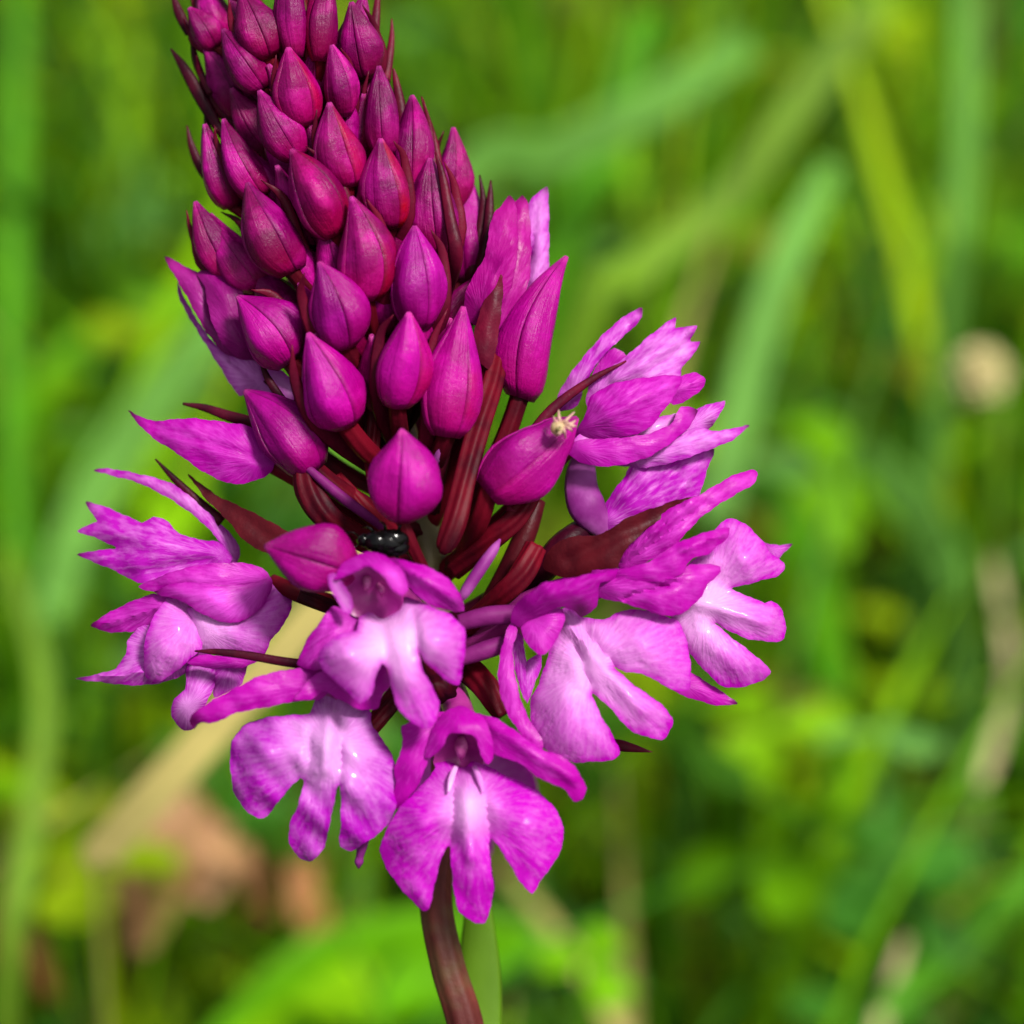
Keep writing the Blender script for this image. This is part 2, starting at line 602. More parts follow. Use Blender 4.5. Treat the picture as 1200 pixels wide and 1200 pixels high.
# stem with the rachis running up the spike
P, F = tube_geo([(p[0], p[1], 0, float(np.interp(p[1], [-190, 0, 400, 700, 900, 1100, 1300], [8, 26, 46, 50, 44, 50, 56]))) for p in AXIS[:11]], n=60, sides=14)
me = bpy.data.meshes.new('rachis')
me.from_pydata([tuple(p) for p in P], [], F)
smooth(me)
link('rachis', me, M['rachis'], orchid)
low = [np.array(at(p[0], p[1], dd)) for p, dd in zip(AXIS[10:], (0, 4, 8, 14, 20))]
e = low[-1]
for f_ in (0.04, 0.1, 0.2, 0.35, 0.6, 0.85, 1.0):
    b = np.array((stem_base.x, stem_base.y, -0.004))
    q = e * (1 - f_) + b * f_
    q = q + np.array((0.003, -0.010, 0)) * math.sin(f_ * math.pi)
    low.append(q)
low = catmull(low, 90)
T = np.gradient(low, axis=0)
T /= np.linalg.norm(T, axis=1)[:, None]
U = [np.cross(t, np.array(FWD)) for t in T]
U = [u / np.linalg.norm(u) for u in U]
Vv = [np.cross(u, t) for u, t in zip(U, T)]
rr = np.interp(np.linspace(0, 1, 90), [0, 0.12, 0.36, 1], [17, 18, 21, 36]) * PX
rib = rr
P, F = rings_mesh('', low - ROOT, U, Vv, rib, rib * 0.92, 42, rib=0.045, ribs=7, twist=0.03)
me = bpy.data.meshes.new('stem')
me.from_pydata([tuple(p) for p in P], [], F)
smooth(me)
link('stem', me, M['stem'], orchid)

# ---- buds
PROF_T = [0, 0.05, 0.14, 0.26, 0.40, 0.55, 0.70, 0.83, 0.93, 1.0]
PROF_R = [0.46, 0.66, 0.86, 0.98, 0.98, 0.85, 0.61, 0.36, 0.15, 0.01]


def bud(tip, base, wd, dt=None, db=None, bend=0.0, roll=None, mat=None, red=None, bract=True, side=None, ovary=True, fat=None, slim=1.0, blunt=0.0, keel=0.13, attach=None, ow=0.34):
    wd = wd * random.uniform(0.86, 0.97)
    base = (base[0] + (base[0] - tip[0]) * 0.06, base[1] + (base[1] - tip[1]) * 0.06)
    u_t, u_b = tip[0] - axis_x(tip[1]), base[0] - axis_x(base[1])
    if dt is None:
        dt = math.sqrt(max((0.98 * Rout(tip[1])) ** 2 - u_t ** 2, 0)) + 6
    if db is None:
        db = math.sqrt(max((0.70 * Rout(base[1])) ** 2 - u_b ** 2, 0)) + 4
    B, Tp = np.array(at(*base, db)), np.array(at(*tip, dt))
    ax = Tp - B
    Ln = np.linalg.norm(ax)
    t_ = ax / Ln
    v = np.array(CAMPOS) - B
    v /= np.linalg.norm(v)
    u = np.cross(t_, v)
    u /= np.linalg.norm(u)
    vv = np.cross(u, t_)
    if fat is None:
        fat = 0.5 * (db + dt)
    r0 = wd / 2 * PX * (DIST - fat) / DIST
    roll = random.uniform(0, 6.28) if roll is None else R(roll)
    mat = mat or M['bud']
    n, m = 17, 17
    tt = np.linspace(0, 1, n) ** 0.9
    rad = np.interp(tt ** random.uniform(0.88, 1.18), PROF_T, PROF_R)
    if blunt:
        rad = np.maximum(rad, np.interp(tt, [0, 0.4, 0.8, 1], [0, 0.9, 0.62, 0.02]) * blunt)
    rad *= slim
    # stalk (ovary) is the part itself
    if attach is None:
        ay = base[1] + (50 + 0.35 * wd)
        attach = (axis_x(ay), ay, 12)
    midp = ((base[0] * 0.65 + attach[0] * 0.35), base[1] * 0.55 + attach[1] * 0.45, db * 0.75 + attach[2] * 0.25)
    inb = np.array([base[0] + (tip[0] - base[0]) * 0.10, base[1] + (tip[1] - base[1]) * 0.10, db + (dt - db) * 0.10])
    P, F = tube_geo([(inb[0], inb[1], inb[2], wd * 0.50), (base[0], base[1], db, wd * ow), (midp[0], midp[1], midp[2], wd * ow), (*attach, wd * ow * 0.8)], n=12, sides=24, rib=0.09)
    me = bpy.data.meshes.new('bud')
    me.from_pydata([tuple(p) for p in P], [], F)
    smooth(me)
    part = link('bud', me, M['ovary'], orchid)
    bv = u * ((bend + random.uniform(-0.05, 0.05)) * Ln)
    q1, q2, q3 = (random.uniform(0, 6.28) for _ in range(3))
    hook = vv * (random.uniform(-0.10, 0.03) * Ln)
    redk = random.random() if red is None else red
    for k in range(3):
        th0 = roll + k * 2 * math.pi / 3
        off = 1.0 + (0.05 if k == 0 else (0.0 if k == 1 else -0.05))
        half = R(72)
        W, A = [], []
        for i in range(n):
            c = B + ax * tt[i] + bv * (4 * tt[i] * (1 - tt[i])) + hook * tt[i] ** 4
            for j in range(m):
                s = -1 + 2 * j / (m - 1)
                th = th0 + s * half
                kk = 1 + keel * math.exp(-(s / 0.22) ** 2) * min(1, tt[i] * 3) - 0.05 * abs(s) ** 3
                kk *= 1 + 0.075 * math.sin(2 * th + 3 * tt[i] + q1) + 0.045 * math.sin(3 * th - 7 * tt[i] + q2) + 0.016 * math.sin(9 * th + q3) + 0.02 * math.sin(11 * tt[i] + 2 * th + q2)
                rr_ = r0 * rad[i] * off * kk
                W.append(c + u * (rr_ * math.cos(th)) + vv * (rr_ * math.sin(th)))
                zred = (0.55 + 0.35 * s) * redk if (k == 1 and redk > 0.4) else (0.12 * redk)
                A.append((tt[i], 0.5 + s / 2, zred * (0.5 + 0.5 * (1 - tt[i]))))
        F = [(i * m + j, i * m + j + 1, (i + 1) * m + j + 1, (i + 1) * m + j) for i in range(n - 1) for j in range(m - 1)]
        me = bpy.data.meshes.new('sepal')
        me.from_pydata([tuple(np.array(p) - ROOT) for p in W], [], F)
        a_ = me.attributes.new('pg', 'FLOAT_VECTOR', 'POINT')
        a_.data.foreach_set('vector', np.array(A).ravel())
        smooth(me)
        o = link('sepal', me, mat, part)
        mo = o.modifiers.new('thickness', 'SOLIDIFY')
        mo.thickness = 2.5 * PX
        mo.offset = -1
    if bract:
        sd = side if side is not None else random.choice((-1, 1))
        px_, py_ = -(tip[1] - base[1]), tip[0] - base[0]
        ln = math.hypot(px_, py_) + 1e-6
        px_, py_ = px_ / ln * sd, py_ / ln * sd
        k1 = random.uniform(0.55, 0.72)
        tube('bract', M['bract'], part, [(attach[0], attach[1] + 6, attach[2] + 6, wd * 0.22),
             (base[0] + px_ * wd * 0.35, base[1] + py_ * wd * 0.35, db * 0.92, wd * 0.34),
             (base[0] * (1 - k1) + tip[0] * k1 + px_ * wd * 0.5, base[1] * (1 - k1) + tip[1] * k1 + py_ * wd * 0.5, db * 0.4 + dt * 0.6 - 8, wd * 0.2),
             (tip[0] + px_ * wd * 0.30, tip[1] + py_ * wd * 0.30 + 4, dt - 4, 1.0)], flat=0.35, n=14, sides=8)
    return part


BUDS = [  # tip, base, width, kwargs
    ((282, -12), (312, 62), 56, dict(roll=250, red=0.2)),
    ((236, -30), (262, 40), 42, dict(roll=200, red=0.1)),
    ((344, -45), (346, 60), 36, dict(roll=90, red=0.3, bract=False)),
    ((385, -32), (376, 66), 40, dict(roll=60, red=0.9)),
    ((412, 4), (428, 84), 46, dict(roll=30, red=0.2, side=1)),
    ((338, 57), (356, 140), 56, dict(roll=215, red=0.9, bend=0.02)),
    ((262, 35), (306, 100), 47, dict(roll=250, red=0.1)),
    ((222, 10), (250, 52), 34, dict(roll=250, red=0.1, dt=40, db=30)),
    ((240, 56), (276, 130), 38, dict(roll=250, red=0.1)),
    ((304, 107), (346, 180), 48, dict(roll=250, red=0.2, bend=-0.03)),
    ((389, 54), (402, 130), 38, dict(roll=230, red=0.2)),
    ((386, 121), (406, 212), 56, dict(roll=225, red=0.95)),
    ((444, 78), (450, 176), 46, dict(roll=260, red=0.3)),
    ((483, 112), (482, 216), 46, dict(roll=260, red=0.2)),
    ((262, 140), (304, 224), 46, dict(roll=250, red=0.1, bend=-0.03)),
    ((240, 146), (270, 236), 40, dict(roll=250, red=0.1, dt=60, db=40)),
    ((342, 176), (391, 268), 64, dict(roll=218, red=0.95, bend=0.03)),
    ((446, 163), (457, 260), 54, dict(roll=222, red=0.95)),
    ((290, 215), (340, 312), 62, dict(roll=240, red=0.3, bend=-0.03)),
    ((229, 237), (268, 318), 42, dict(roll=260, red=0.1, dt=50, db=40, bend=-0.06)),
    ((247, 252), (302, 332), 52, dict(roll=255, red=0.1)),
    ((412, 232), (428, 344), 64, dict(roll=222, red=0.95, bend=0.03)),
    ((486, 266), (490, 376), 66, dict(roll=235, red=0.4, blunt=0.6, mat='bud_low')),
    ((504, 186), (510, 290), 58, dict(roll=250, red=0.3)),
    ((546, 190), (546, 322), 54, dict(roll=255, red=0.1, blunt=0.5, mat='bud_low')),
    ((531, 150), (526, 240), 40, dict(roll=255, red=0.1, dt=30, db=20)),
    ((375, 310), (402, 398), 66, dict(roll=250, red=0.3, mat='bud_low', bend=0.02)),
    ((279, 348), (336, 418), 74, dict(roll=250, red=0.1, mat='bud_low', bend=0.04)),
    ((362, 392), (402, 490), 74, dict(roll=235, red=0.2, mat='bud_low', bend=0.04)),
    ((479, 367), (466, 468), 66, dict(roll=220, red=0.6, mat='bud_low', bend=0.03)),
    ((543, 360), (524, 502), 72, dict(roll=222, red=0.7, mat='bud_low', bend=0.04)),
    ((287, 458), (364, 546), 76, dict(roll=228, red=0.2, mat='bud_low', bend=0.05, bract=False)),
    ((471, 504), (470, 598), 84, dict(roll=270, red=0.1, mat='bud_low', bract=False, dt=225, db=185, attach=(499, 672, 150), keel=0.05, ow=0.2)),
    ((664, 300), (612, 456), 68, dict(roll=270, red=0.1, mat='bud_low', bend=-0.05, dt=70, db=70, bract=False, attach=(545, 600, 60))),
    ((676, 490), (578, 572), 76, dict(roll=250, red=0.1, mat='bud_low', bend=-0.03, blunt=0.9, dt=150, db=150, bract=False, attach=(540, 650, 60))),
    ((311, 640), (408, 668), 76, dict(roll=265, red=0.1, mat='bud_low', bend=0.05, dt=215, db=190, bract=False, attach=(495, 690, 40))),
]
for tp, bs, wd, kw in BUDS:
    kw = dict(kw)
    if 'mat' in kw:
        kw['mat'] = M[kw['mat']]
    bud(tp, bs, wd, **kw)

# buds above the frame and round the far side of the spike
for i, yy in enumerate(np.linspace(-205, -45, 11)):
    ph = i * 2.4
    r_ = Rout(yy)
    x_, dd = r_ * math.sin(ph), r_ * math.cos(ph)
    sz = float(np.interp(yy, [-205, -45], [26, 42]))
    bud((axis_x(yy) + x_ * 0.9, yy - 20), (axis_x(yy + 30) + x_ * 0.55, yy + sz * 0.9), sz, dt=dd * 0.95, db=dd * 0.6, bract=False)
k = 0
for yy in np.linspace(5, 400, 13):               # younger buds tucked deeper between the front ones
    for ph in (-0.95, -0.1, 0.75):
        k += 1
        r_ = Rout(yy) * 0.80
        a_ = ph + (0.42 if k % 2 else -0.05) + random.uniform(-0.15, 0.15)
        x_, dd = r_ * math.sin(a_), r_ * math.cos(a_)
        sz = float(np.interp(yy, [0, 430], [40, 50]))
        bud((axis_x(yy) + x_ * 1.05, yy + random.uniform(-12, 12)), (axis_x(yy + 60) + x_ * 0.60, yy + 78), sz, dt=dd, db=dd * 0.5, bract=False, red=random.random())
k = 0
for yy in np.linspace(0, 430, 9):
    for ph in (-0.75, 0.0, 0.75):
        k += 1
        r_ = Rout(yy) * 0.92
        a_ = math.pi + ph + (0.37 if k % 2 else -0.2)
        x_, dd = r_ * math.sin(a_), r_ * math.cos(a_)
        sz = float(np.interp(yy, [0, 430], [44, 66]))
        bud((axis_x(yy) + x_ * 0.80, yy), (axis_x(yy + 60) + x_ * 0.60, yy + 90), sz, dt=dd, db=dd * 0.62, bract=False)

# ---- free-standing bracts and ovaries that show between the buds
BR = [
    ('bract_dark', [(262, 160, 20, 10), (236, 115, 10, 16), (216, 80, 5, 12), (200, 57, 0, 2)]),
    ('bract_dark', [(246, 110, 20, 8), (230, 72, 8, 9), (224, 38, 4, 2)]),
    ('bract_dark', [(262, 225, 15, 10), (238, 200, 8, 13), (225, 172, 4, 9), (219, 147, 2, 2)]),
    ('bract_dark', [(252, 170, 15, 8), (244, 150, 10, 8), (240, 133, 8, 2)]),
    ('bract_dark', [(222, 40, 15, 10), (210, 15, 8, 12), (200, -12, 4, 2)]),
    ('bract', [(448, 110, 40, 14), (455, 75, 30, 11), (459, 45, 25, 7), (459, 22, 22, 1.5)]),
    ('bract', [(436, 70, 40, 14), (440, 25, 35, 11), (444, -20, 30, 4)]),
    ('bract', [(476, 180, 60, 16), (470, 130, 55, 14), (464, 95, 50, 8), (461, 80, 50, 2)]),
    ('bract', [(516, 210, 50, 12), (508, 165, 40, 10), (494, 113, 35, 2)]),
    ('bract_dark', [(548, 380, 40, 14), (564, 310, 34, 14), (572, 270, 30, 12), (574, 235, 25, 9), (575, 211, 22, 2)]),
    ('bract_dark', [(550, 330, 26, 12), (564, 260, 22, 10), (566, 235, 20, 8), (562, 205, 18, 2)]),
    ('bract', [(520, 350, 40, 16), (534, 300, 108, 18), (527, 255, 108, 14), (518, 205, 100, 9), (510, 178, 95, 2)]),
    ('bract_dark', [(340, 480, 90, 8), (326, 462, 85, 10), (312, 440, 80, 8), (303, 415, 78, 2)]),
    ('bract_dark', [(300, 496, 60, 14), (270, 488, 55, 13), (240, 478, 50, 9), (214, 473, 48, 3)]),
    ('bract_dark', [(260, 612, 55, 14), (232, 588, 52, 12), (205, 562, 50, 8), (182, 538, 48, 2)]),
    ('bract', [(600, 600, 130, 16), (612, 535, 100, 15), (642, 485, 92, 13), (690, 447, 88, 9), (734, 423, 85, 2)]),
    ('bract_dark', [(366, 780, 150, 12), (330, 775, 148, 11), (290, 768, 145, 10), (255, 764, 143, 8), (228, 763, 142, 2)]),
]
for mt, sp in BR:
    tube('bract', M[mt], orchid, sp, flat=0.4, n=18, sides=8)

OV = [
    ('ovary', [(588, 380, 60, 22), (578, 440, 95, 36), (560, 500, 125, 40), (545, 560, 150, 38), (533, 610, 165, 40), (522, 640, 165, 30), (518, 648, 160, 10)], 0.8),
    ('ovary', [(632, 560, 120, 30), (605, 605, 122, 38), (575, 632, 110, 38), (530, 668, 60, 34)], 0.9),
    ('ovary', [(531, 480, 110, 30), (515, 540, 105, 30), (505, 600, 80, 26)], 0.9),
    ('ovary', [(440, 470, 90, 26), (436, 540, 90, 26), (450, 610, 50, 24)], 0.9),
    ('ovary', [(352, 535, 110, 22), (362, 575, 118, 44), (388, 610, 115, 44), (440, 640, 70, 36), (480, 660, 30, 28)], 0.9),
    ('ovary', [(392, 560, 80, 26), (430, 600, 80, 30), (480, 640, 40, 28)], 0.9),
    ('ovary', [(628, 640, 120, 34), (612, 672, 130, 40), (588, 698, 120, 36), (540, 740, 50, 30)], 0.9),
    ('ovary', [(520, 810, 150, 52), (505, 780, 110, 56), (500, 740, 60, 44)], 0.9),
    ('ovary', [(590, 838, 120, 30), (565, 800, 110, 44), (530, 770, 60, 40)], 0.9),
    ('ovary', [(350, 697, 120, 22), (390, 712, 115, 26), (450, 735, 60, 30)], 0.9),
    ('ovary', [(430, 860, 130, 24), (460, 820, 110, 34), (500, 770, 40, 34)], 0.9),
    ('spur_dark', [(352, 540, 120, 4), (360, 548, 125, 9), (400, 582, 125, 13), (440, 612, 112, 10), (456, 630, 90, 4)], 1),
    ('spur', [(586, 632, 146, 3), (578, 645, 152, 12), (562, 668, 158, 15), (545, 694, 160, 13), (538, 706, 150, 4)], 1),
    ('spur_dark', [(606, 720, 140, 24), (572, 722, 150, 23), (538, 730, 150, 20)], 1),
    ('spur_dark', [(598, 752, 130, 20), (568, 762, 140, 22), (538, 772, 140, 18)], 1),
    ('spur', [(522, 500, 135, 10), (517, 525, 130, 13), (508, 545, 120, 8)], 1),
    ('bract_brown', [(630, 586, 60, 20), (616, 625, 70, 26), (596, 668, 70, 26), (570, 710, 50, 20)], 0.8),
    ('ovary', [(560, 400, 40, 22), (548, 470, 50, 26), (510, 590, 20, 22)], 0.9),
]
for mt, sp, fl in OV:
    if mt == 'ovary':
        sp = [(p[0], p[1], p[2], p[3] * 0.70) for p in sp]
    tube({'ovary': 'ovary', 'bract_brown': 'ovary'}.get(mt, 'spur'), M[mt], orchid, sp, flat=fl, n=26, sides=36 if mt == 'ovary' else 14, rib=0.13 if mt == 'ovary' else 0.0)


# ---- open flowers
def flower(spine, mat='ovary'):
    P, F = tube_geo(spine, 0.9, 20, 10)
    me = bpy.data.meshes.new('flower')
    me.from_pydata([tuple(p) for p in P], [], F)
    smooth(me)
    return link('flower', me, M[mat], orchid)


# F1, facing left
f = flower([(318, 680, 80, 16), (350, 695, 90, 22), (410, 715, 60, 24), (500, 740, 10, 22)])
sheet('sepal', M['lilac'], f, 'A', [(125, 48), (200, 38), (350, 65), (500, 105), (590, 160), (680, 240), (780, 330), (850, 410), (862, 470), (845, 520), (805, 510), (780, 440), (740, 380), (660, 300), (590, 245), (500, 185), (350, 110), (220, 75)], [(840, 480, 45), (600, 200, 60), (130, 50, 30)], 5, 0.55, dark=[(125, 50, 30)])
sheet('lip', M['lilac'], f, 'A', [(88, 205), (190, 232), (290, 275), (370, 308), (430, 283), (490, 295), (540, 352), (640, 392), (770, 412), (820, 480), (800, 530), (600, 565), (480, 590), (370, 615), (330, 605), (240, 555), (130, 510), (45, 472), (100, 455), (240, 438), (200, 415), (130, 385), (45, 352), (90, 325), (145, 305), (120, 270)], [(780, 470, 55), (450, 430, 80), (60, 350, 40), (90, 210, 25), (60, 470, 45)], 10, 0.12, dark=[(88, 208, 35), (48, 472, 30)], crease=[(760, 460, 120, 340, 40, 6), (700, 500, 300, 580, 30, -6)])
sheet('petal', M['petal'], f, 'A', [(350, 635), (440, 590), (560, 545), (680, 520), (800, 512), (920, 518), (1000, 560), (1020, 620), (900, 665), (700, 655), (550, 635), (430, 655)], [(1000, 590, 95), (700, 590, 118), (360, 635, 95)], 10, 0.35)
sheet('sepal', M['petal'], f, 'A', [(425, 648), (500, 618), (620, 610), (800, 625), (950, 610), (1015, 580), (1022, 640), (990, 710), (920, 780), (830, 815), (740, 800), (640, 750), (560, 700), (470, 680)], [(1000, 610, 105), (750, 710, 125), (430, 650, 100)], 22, 0.55, dark=[(430, 650, 35)])
sheet('lip', M['lip'], f, 'A', [(1020, 590), (1070, 585), (1118, 640), (1125, 720), (1090, 810), (1020, 900), (980, 975), (900, 985), (760, 970), (620, 980), (600, 880), (600, 740), (750, 760), (850, 780), (940, 740), (1000, 680)], [(1060, 640, 85), (850, 880, 110), (650, 880, 100)], 14, 0.2, heart=(690, 850, 160, 0.4))
sheet('sepal', M['petal'], f, 'A', [(112, 828), (200, 765), (320, 705), (430, 668), (520, 690), (490, 770), (400, 835), (320, 858), (200, 860)], [(480, 720, 92), (115, 828, 60)], 8, 0.2, dark=[(115, 828, 40)], crease=[(480, 730, 140, 825, 18, 5)])
sheet('lip', M['lip'], f, 'A', [(390, 880), (430, 780), (500, 690), (600, 700), (670, 780), (670, 940), (590, 1015), (520, 1075), (440, 1112), (392, 1092), (378, 1000)], [(620, 800, 100), (450, 1000, 112), (430, 1100, 100)], 12, 0.30)
sheet('lip', M['lilac'], f, 'A', [(38, 1095), (130, 1075), (240, 1040), (290, 960), (300, 900), (350, 840), (420, 820), (520, 860), (640, 950), (620, 1040), (540, 1092), (430, 1122), (300, 1127), (150, 1110)], [(520, 950, 78), (300, 1050, 84), (40, 1095, 50)], 6, 0.35, crease=[(420, 1060, 80, 1095, 25, 8)])
sheet('lip', M['lilac'], f, 'C', [(90, 150), (215, 160), (222, 260), (190, 340), (150, 420), (108, 492), (50, 490), (5, 420), (10, 350), (70, 290)], [(150, 180, 75), (60, 400, 88), (80, 490, 70)], 8, 0.4, heart=(80, 380, 70, 0.4))
sheet('lip', M['lilac'], f, 'C', [(235, 160), (380, 150), (360, 260), (300, 300), (220, 330), (212, 300)], [(300, 160, 70), (230, 320, 78)], 4, 0.25)
sheet('petal', M['petal'], f, 'C', [(72, 145), (150, 118), (300, 125), (440, 145), (360, 182), (200, 185), (110, 170)], [(400, 150, 118), (80, 145, 108)], 5, 0.1)

# F2, front and centre
f = flower([(452, 690, 175, 30), (465, 700, 140, 34), (485, 720, 80, 34), (505, 740, 10, 30)], 'throat')
sheet('sepal', M['petal'], f, 'B', [(420, 505), (350, 590), (270, 700), (238, 780), (222, 830), (330, 855), (420, 830), (480, 740), (560, 680), (580, 590), (540, 540), (490, 540)], [(520, 570, 195), (350, 720, 205), (260, 820, 190)], -8, 0.30, crease=[(400, 560, 290, 830, 30, 8)])
sheet('sepal', M['petal'], f, 'B', [(700, 250), (830, 268), (960, 310), (1060, 380), (1110, 460), (1128, 535), (1000, 525), (900, 480), (840, 420), (760, 340)], [(740, 280, 205), (960, 400, 220), (1110, 510, 195)], 12, 0.1, crease=[(780, 280, 1090, 470, 35, 10)])
sheet('petal', M['petal'], f, 'B', [(208, 1015), (250, 950), (330, 870), (400, 860), (500, 920), (600, 950), (650, 880), (690, 820), (725, 930), (682, 1000), (652, 1066), (560, 1067), (440, 1010), (370, 972), (290, 1015)], [(450, 930, 190), (650, 1000, 180), (215, 1010, 205)], 6, 0.1)
sheet('lip', M['lip'], f, 'B', [(560, 570), (640, 530), (730, 545), (800, 462), (860, 472), (950, 512), (1060, 560), (1130, 640), (1130, 760), (1096, 938), (1042, 920), (960, 850), (900, 790), (878, 758), (905, 860), (962, 960), (992, 1040), (972, 1130), (920, 1175), (850, 1140), (780, 1080), (740, 980), (712, 850), (682, 818), (652, 880), (620, 1000), (560, 1033), (480, 960), (380, 870), (333, 790), (370, 720), (450, 662), (540, 640), (555, 600)],
      [(680, 560, 190), (730, 680, 232), (480, 760, 252), (350, 790, 228), (570, 1015, 232), (640, 860, 240), (800, 900, 248), (920, 1160, 238), (1085, 920, 222), (1000, 680, 250), (1120, 640, 225), (840, 500, 205)], 8, 0.14, heart=(730, 690, 210, 0.85), crease=[(680, 580, 700, 800, 40, -8), (850, 560, 870, 740, 25, -8)])
sheet('throat', M['throat'], f, 'B', [(450, 400), (530, 320), (620, 300), (700, 340), (780, 420), (790, 500), (740, 580), (640, 570), (560, 575), (490, 530)], [(620, 430, 180), (620, 310, 215), (460, 420, 205), (780, 440, 205), (640, 570, 195)], 0, 0.1)
sheet('petal', M['lip'], f, 'B', [(388, 345), (425, 335), (475, 395), (525, 495), (515, 552), (470, 535), (430, 465), (395, 395)], [(400, 350, 245), (510, 540, 220)], -8, 0.45)
sheet('sepal', M['petal'], f, 'B', [(420, 365), (440, 320), (480, 265), (560, 228), (620, 212), (700, 238), (770, 290), (812, 350), (822, 415), (790, 455), (740, 420), (690, 350), (610, 290), (530, 320), (470, 350)], [(620, 220, 215), (610, 280, 250), (440, 345, 240), (800, 430, 245), (740, 330, 255)], 5, 0.2, heart=(740, 370, 90, 0.4))
tube('column', M['column'], f, [(590, 340, 195, 30), (600, 365, 204, 44), (600, 395, 204, 40), (595, 420, 195, 20)], crop='B', n=12)
tube('column', M['column'], f, [(660, 390, 192, 20), (675, 420, 202, 42), (680, 450, 196, 20)], crop='B', n=10)

# F3, lower left
f = flower([(385, 825, 150, 30), (405, 815, 120, 30), (450, 790, 60, 30), (505, 760, 10, 28)], 'throat')
sheet('sepal', M['petal'], f, 'C', [(98, 432), (200, 350), (330, 280), (450, 222), (600, 190), (750, 185), (850, 230), (760, 335), (620, 352), (480, 382), (330, 410), (210, 462), (150, 455), (115, 492)], [(780, 260, 175), (450, 300, 195), (105, 440, 190)], 10, 0.05, dark=[(110, 460, 60)])
sheet('lip', M['lip_wet'], f, 'C', [(730, 340), (820, 310), (920, 350), (1000, 400), (1012, 470), (1090, 580), (1140, 700), (1152, 800), (1112, 940), (1062, 1000), (980, 1060), (905, 1102), (850, 1080), (853, 980), (855, 850), (848, 770), (832, 800), (802, 950), (772, 1080), (712, 1152), (640, 1132), (593, 1050), (600, 960), (640, 870), (668, 745), (650, 735), (560, 830), (500, 910), (450, 942), (380, 900), (318, 810), (297, 640), (310, 550), (370, 472), (480, 432), (600, 420), (700, 408)],
      [(830, 350, 150), (780, 560, 195), (480, 640, 192), (310, 640, 165), (440, 930, 172), (650, 700, 185), (710, 900, 190), (680, 1140, 165), (900, 1090, 178), (960, 800, 200), (1140, 760, 175), (1000, 430, 160)], 8, 0.08, heart=(800, 560, 220, 0.65), crease=[(800, 400, 770, 700, 30, 10), (860, 480, 850, 760, 20, -8), (700, 500, 690, 720, 20, -6)], wav=2.2)
tube('spur', M['spur'], f, [(980, 1020, 160, 50), (960, 1085, 155, 52), (950, 1130, 152, 40), (945, 1160, 150, 46), (943, 1190, 149, 10)], crop='C', n=16)

# F4, bottom centre
f = flower([(545, 862, 165, 30), (540, 840, 130, 34), (525, 800, 60, 36), (515, 760, 10, 30)], 'throat')
sheet('sepal', M['petal'], f, 'D', [(330, 165), (400, 150), (420, 260), (330, 380), (275, 520), (200, 622), (150, 662), (112, 640), (150, 520), (140, 440), (170, 380), (185, 280), (180, 225)], [(370, 200, 180), (230, 400, 190), (130, 640, 175)], 10, 0.0)
sheet('sepal', M['petal'], f, 'D', [(545, 160), (660, 180), (760, 240), (900, 340), (1030, 390), (1100, 460), (1142, 550), (1125, 608), (1080, 617), (1020, 550), (900, 500), (780, 412), (680, 382), (620, 330), (570, 240)], [(580, 230, 175), (850, 380, 205), (1110, 590, 200)], 10, 0.05, crease=[(620, 200, 1080, 500, 30, 8)])
sheet('throat', M['throat'], f, 'D', [(370, 310), (430, 255), (500, 240), (575, 260), (610, 360), (580, 480), (500, 520), (430, 480), (350, 430)], [(490, 370, 140), (490, 250, 180), (370, 340, 165), (610, 340, 165), (500, 510, 160)], 0, 0.0)
sheet('lip', M['lip'], f, 'D', [(335, 395), (400, 400), (500, 440), (570, 400), (620, 430), (720, 480), (850, 540), (960, 630), (1015, 720), (1022, 830), (980, 930), (920, 1010), (860, 1097), (800, 1040), (740, 940), (682, 850), (643, 808), (640, 900), (662, 1080), (645, 1160), (618, 1250), (550, 1245), (480, 1190), (455, 1100), (440, 960), (428, 848), (400, 880), (360, 1020), (322, 1185), (300, 1192), (200, 1100), (110, 980), (68, 880), (90, 790), (170, 650), (260, 560), (340, 470), (358, 440)],
      [(490, 450, 160), (530, 620, 205), (300, 750, 212), (80, 870, 180), (305, 1185, 195), (430, 830, 200), (550, 900, 215), (590, 1240, 190), (640, 800, 200), (850, 750, 210), (1015, 780, 180), (860, 1090, 195), (340, 420, 155), (640, 440, 160)], 8, 0.05, heart=(530, 650, 130, 0.8), crease=[(520, 500, 540, 900, 45, 9), (450, 560, 440, 840, 22, -8), (610, 560, 640, 800, 22, -8)])
sheet('sepal', M['petal'], f, 'D', [(300, 390), (330, 265), (390, 165), (480, 118), (545, 145), (605, 180), (645, 260), (662, 380), (632, 425), (595, 385), (568, 290), (500, 262), (430, 268), (395, 330), (345, 385)], [(480, 130, 185), (490, 250, 215), (310, 380, 195), (640, 410, 200)], 6, 0.05)

for q in ([(462, 440, 178, 26), (440, 500, 196, 34), (425, 570, 206, 14)], [(560, 440, 178, 26), (585, 500, 196, 34), (605, 570, 206, 14)]):
    tube('ridge', M['ridge'], f, q, 0.7, 12, 10, crop='D')
tube('column', M['column'], f, [(490, 290, 168, 40), (490, 330, 176, 70), (492, 370, 172, 50), (492, 400, 158, 16)], 0.9, 12, 12, crop='D')

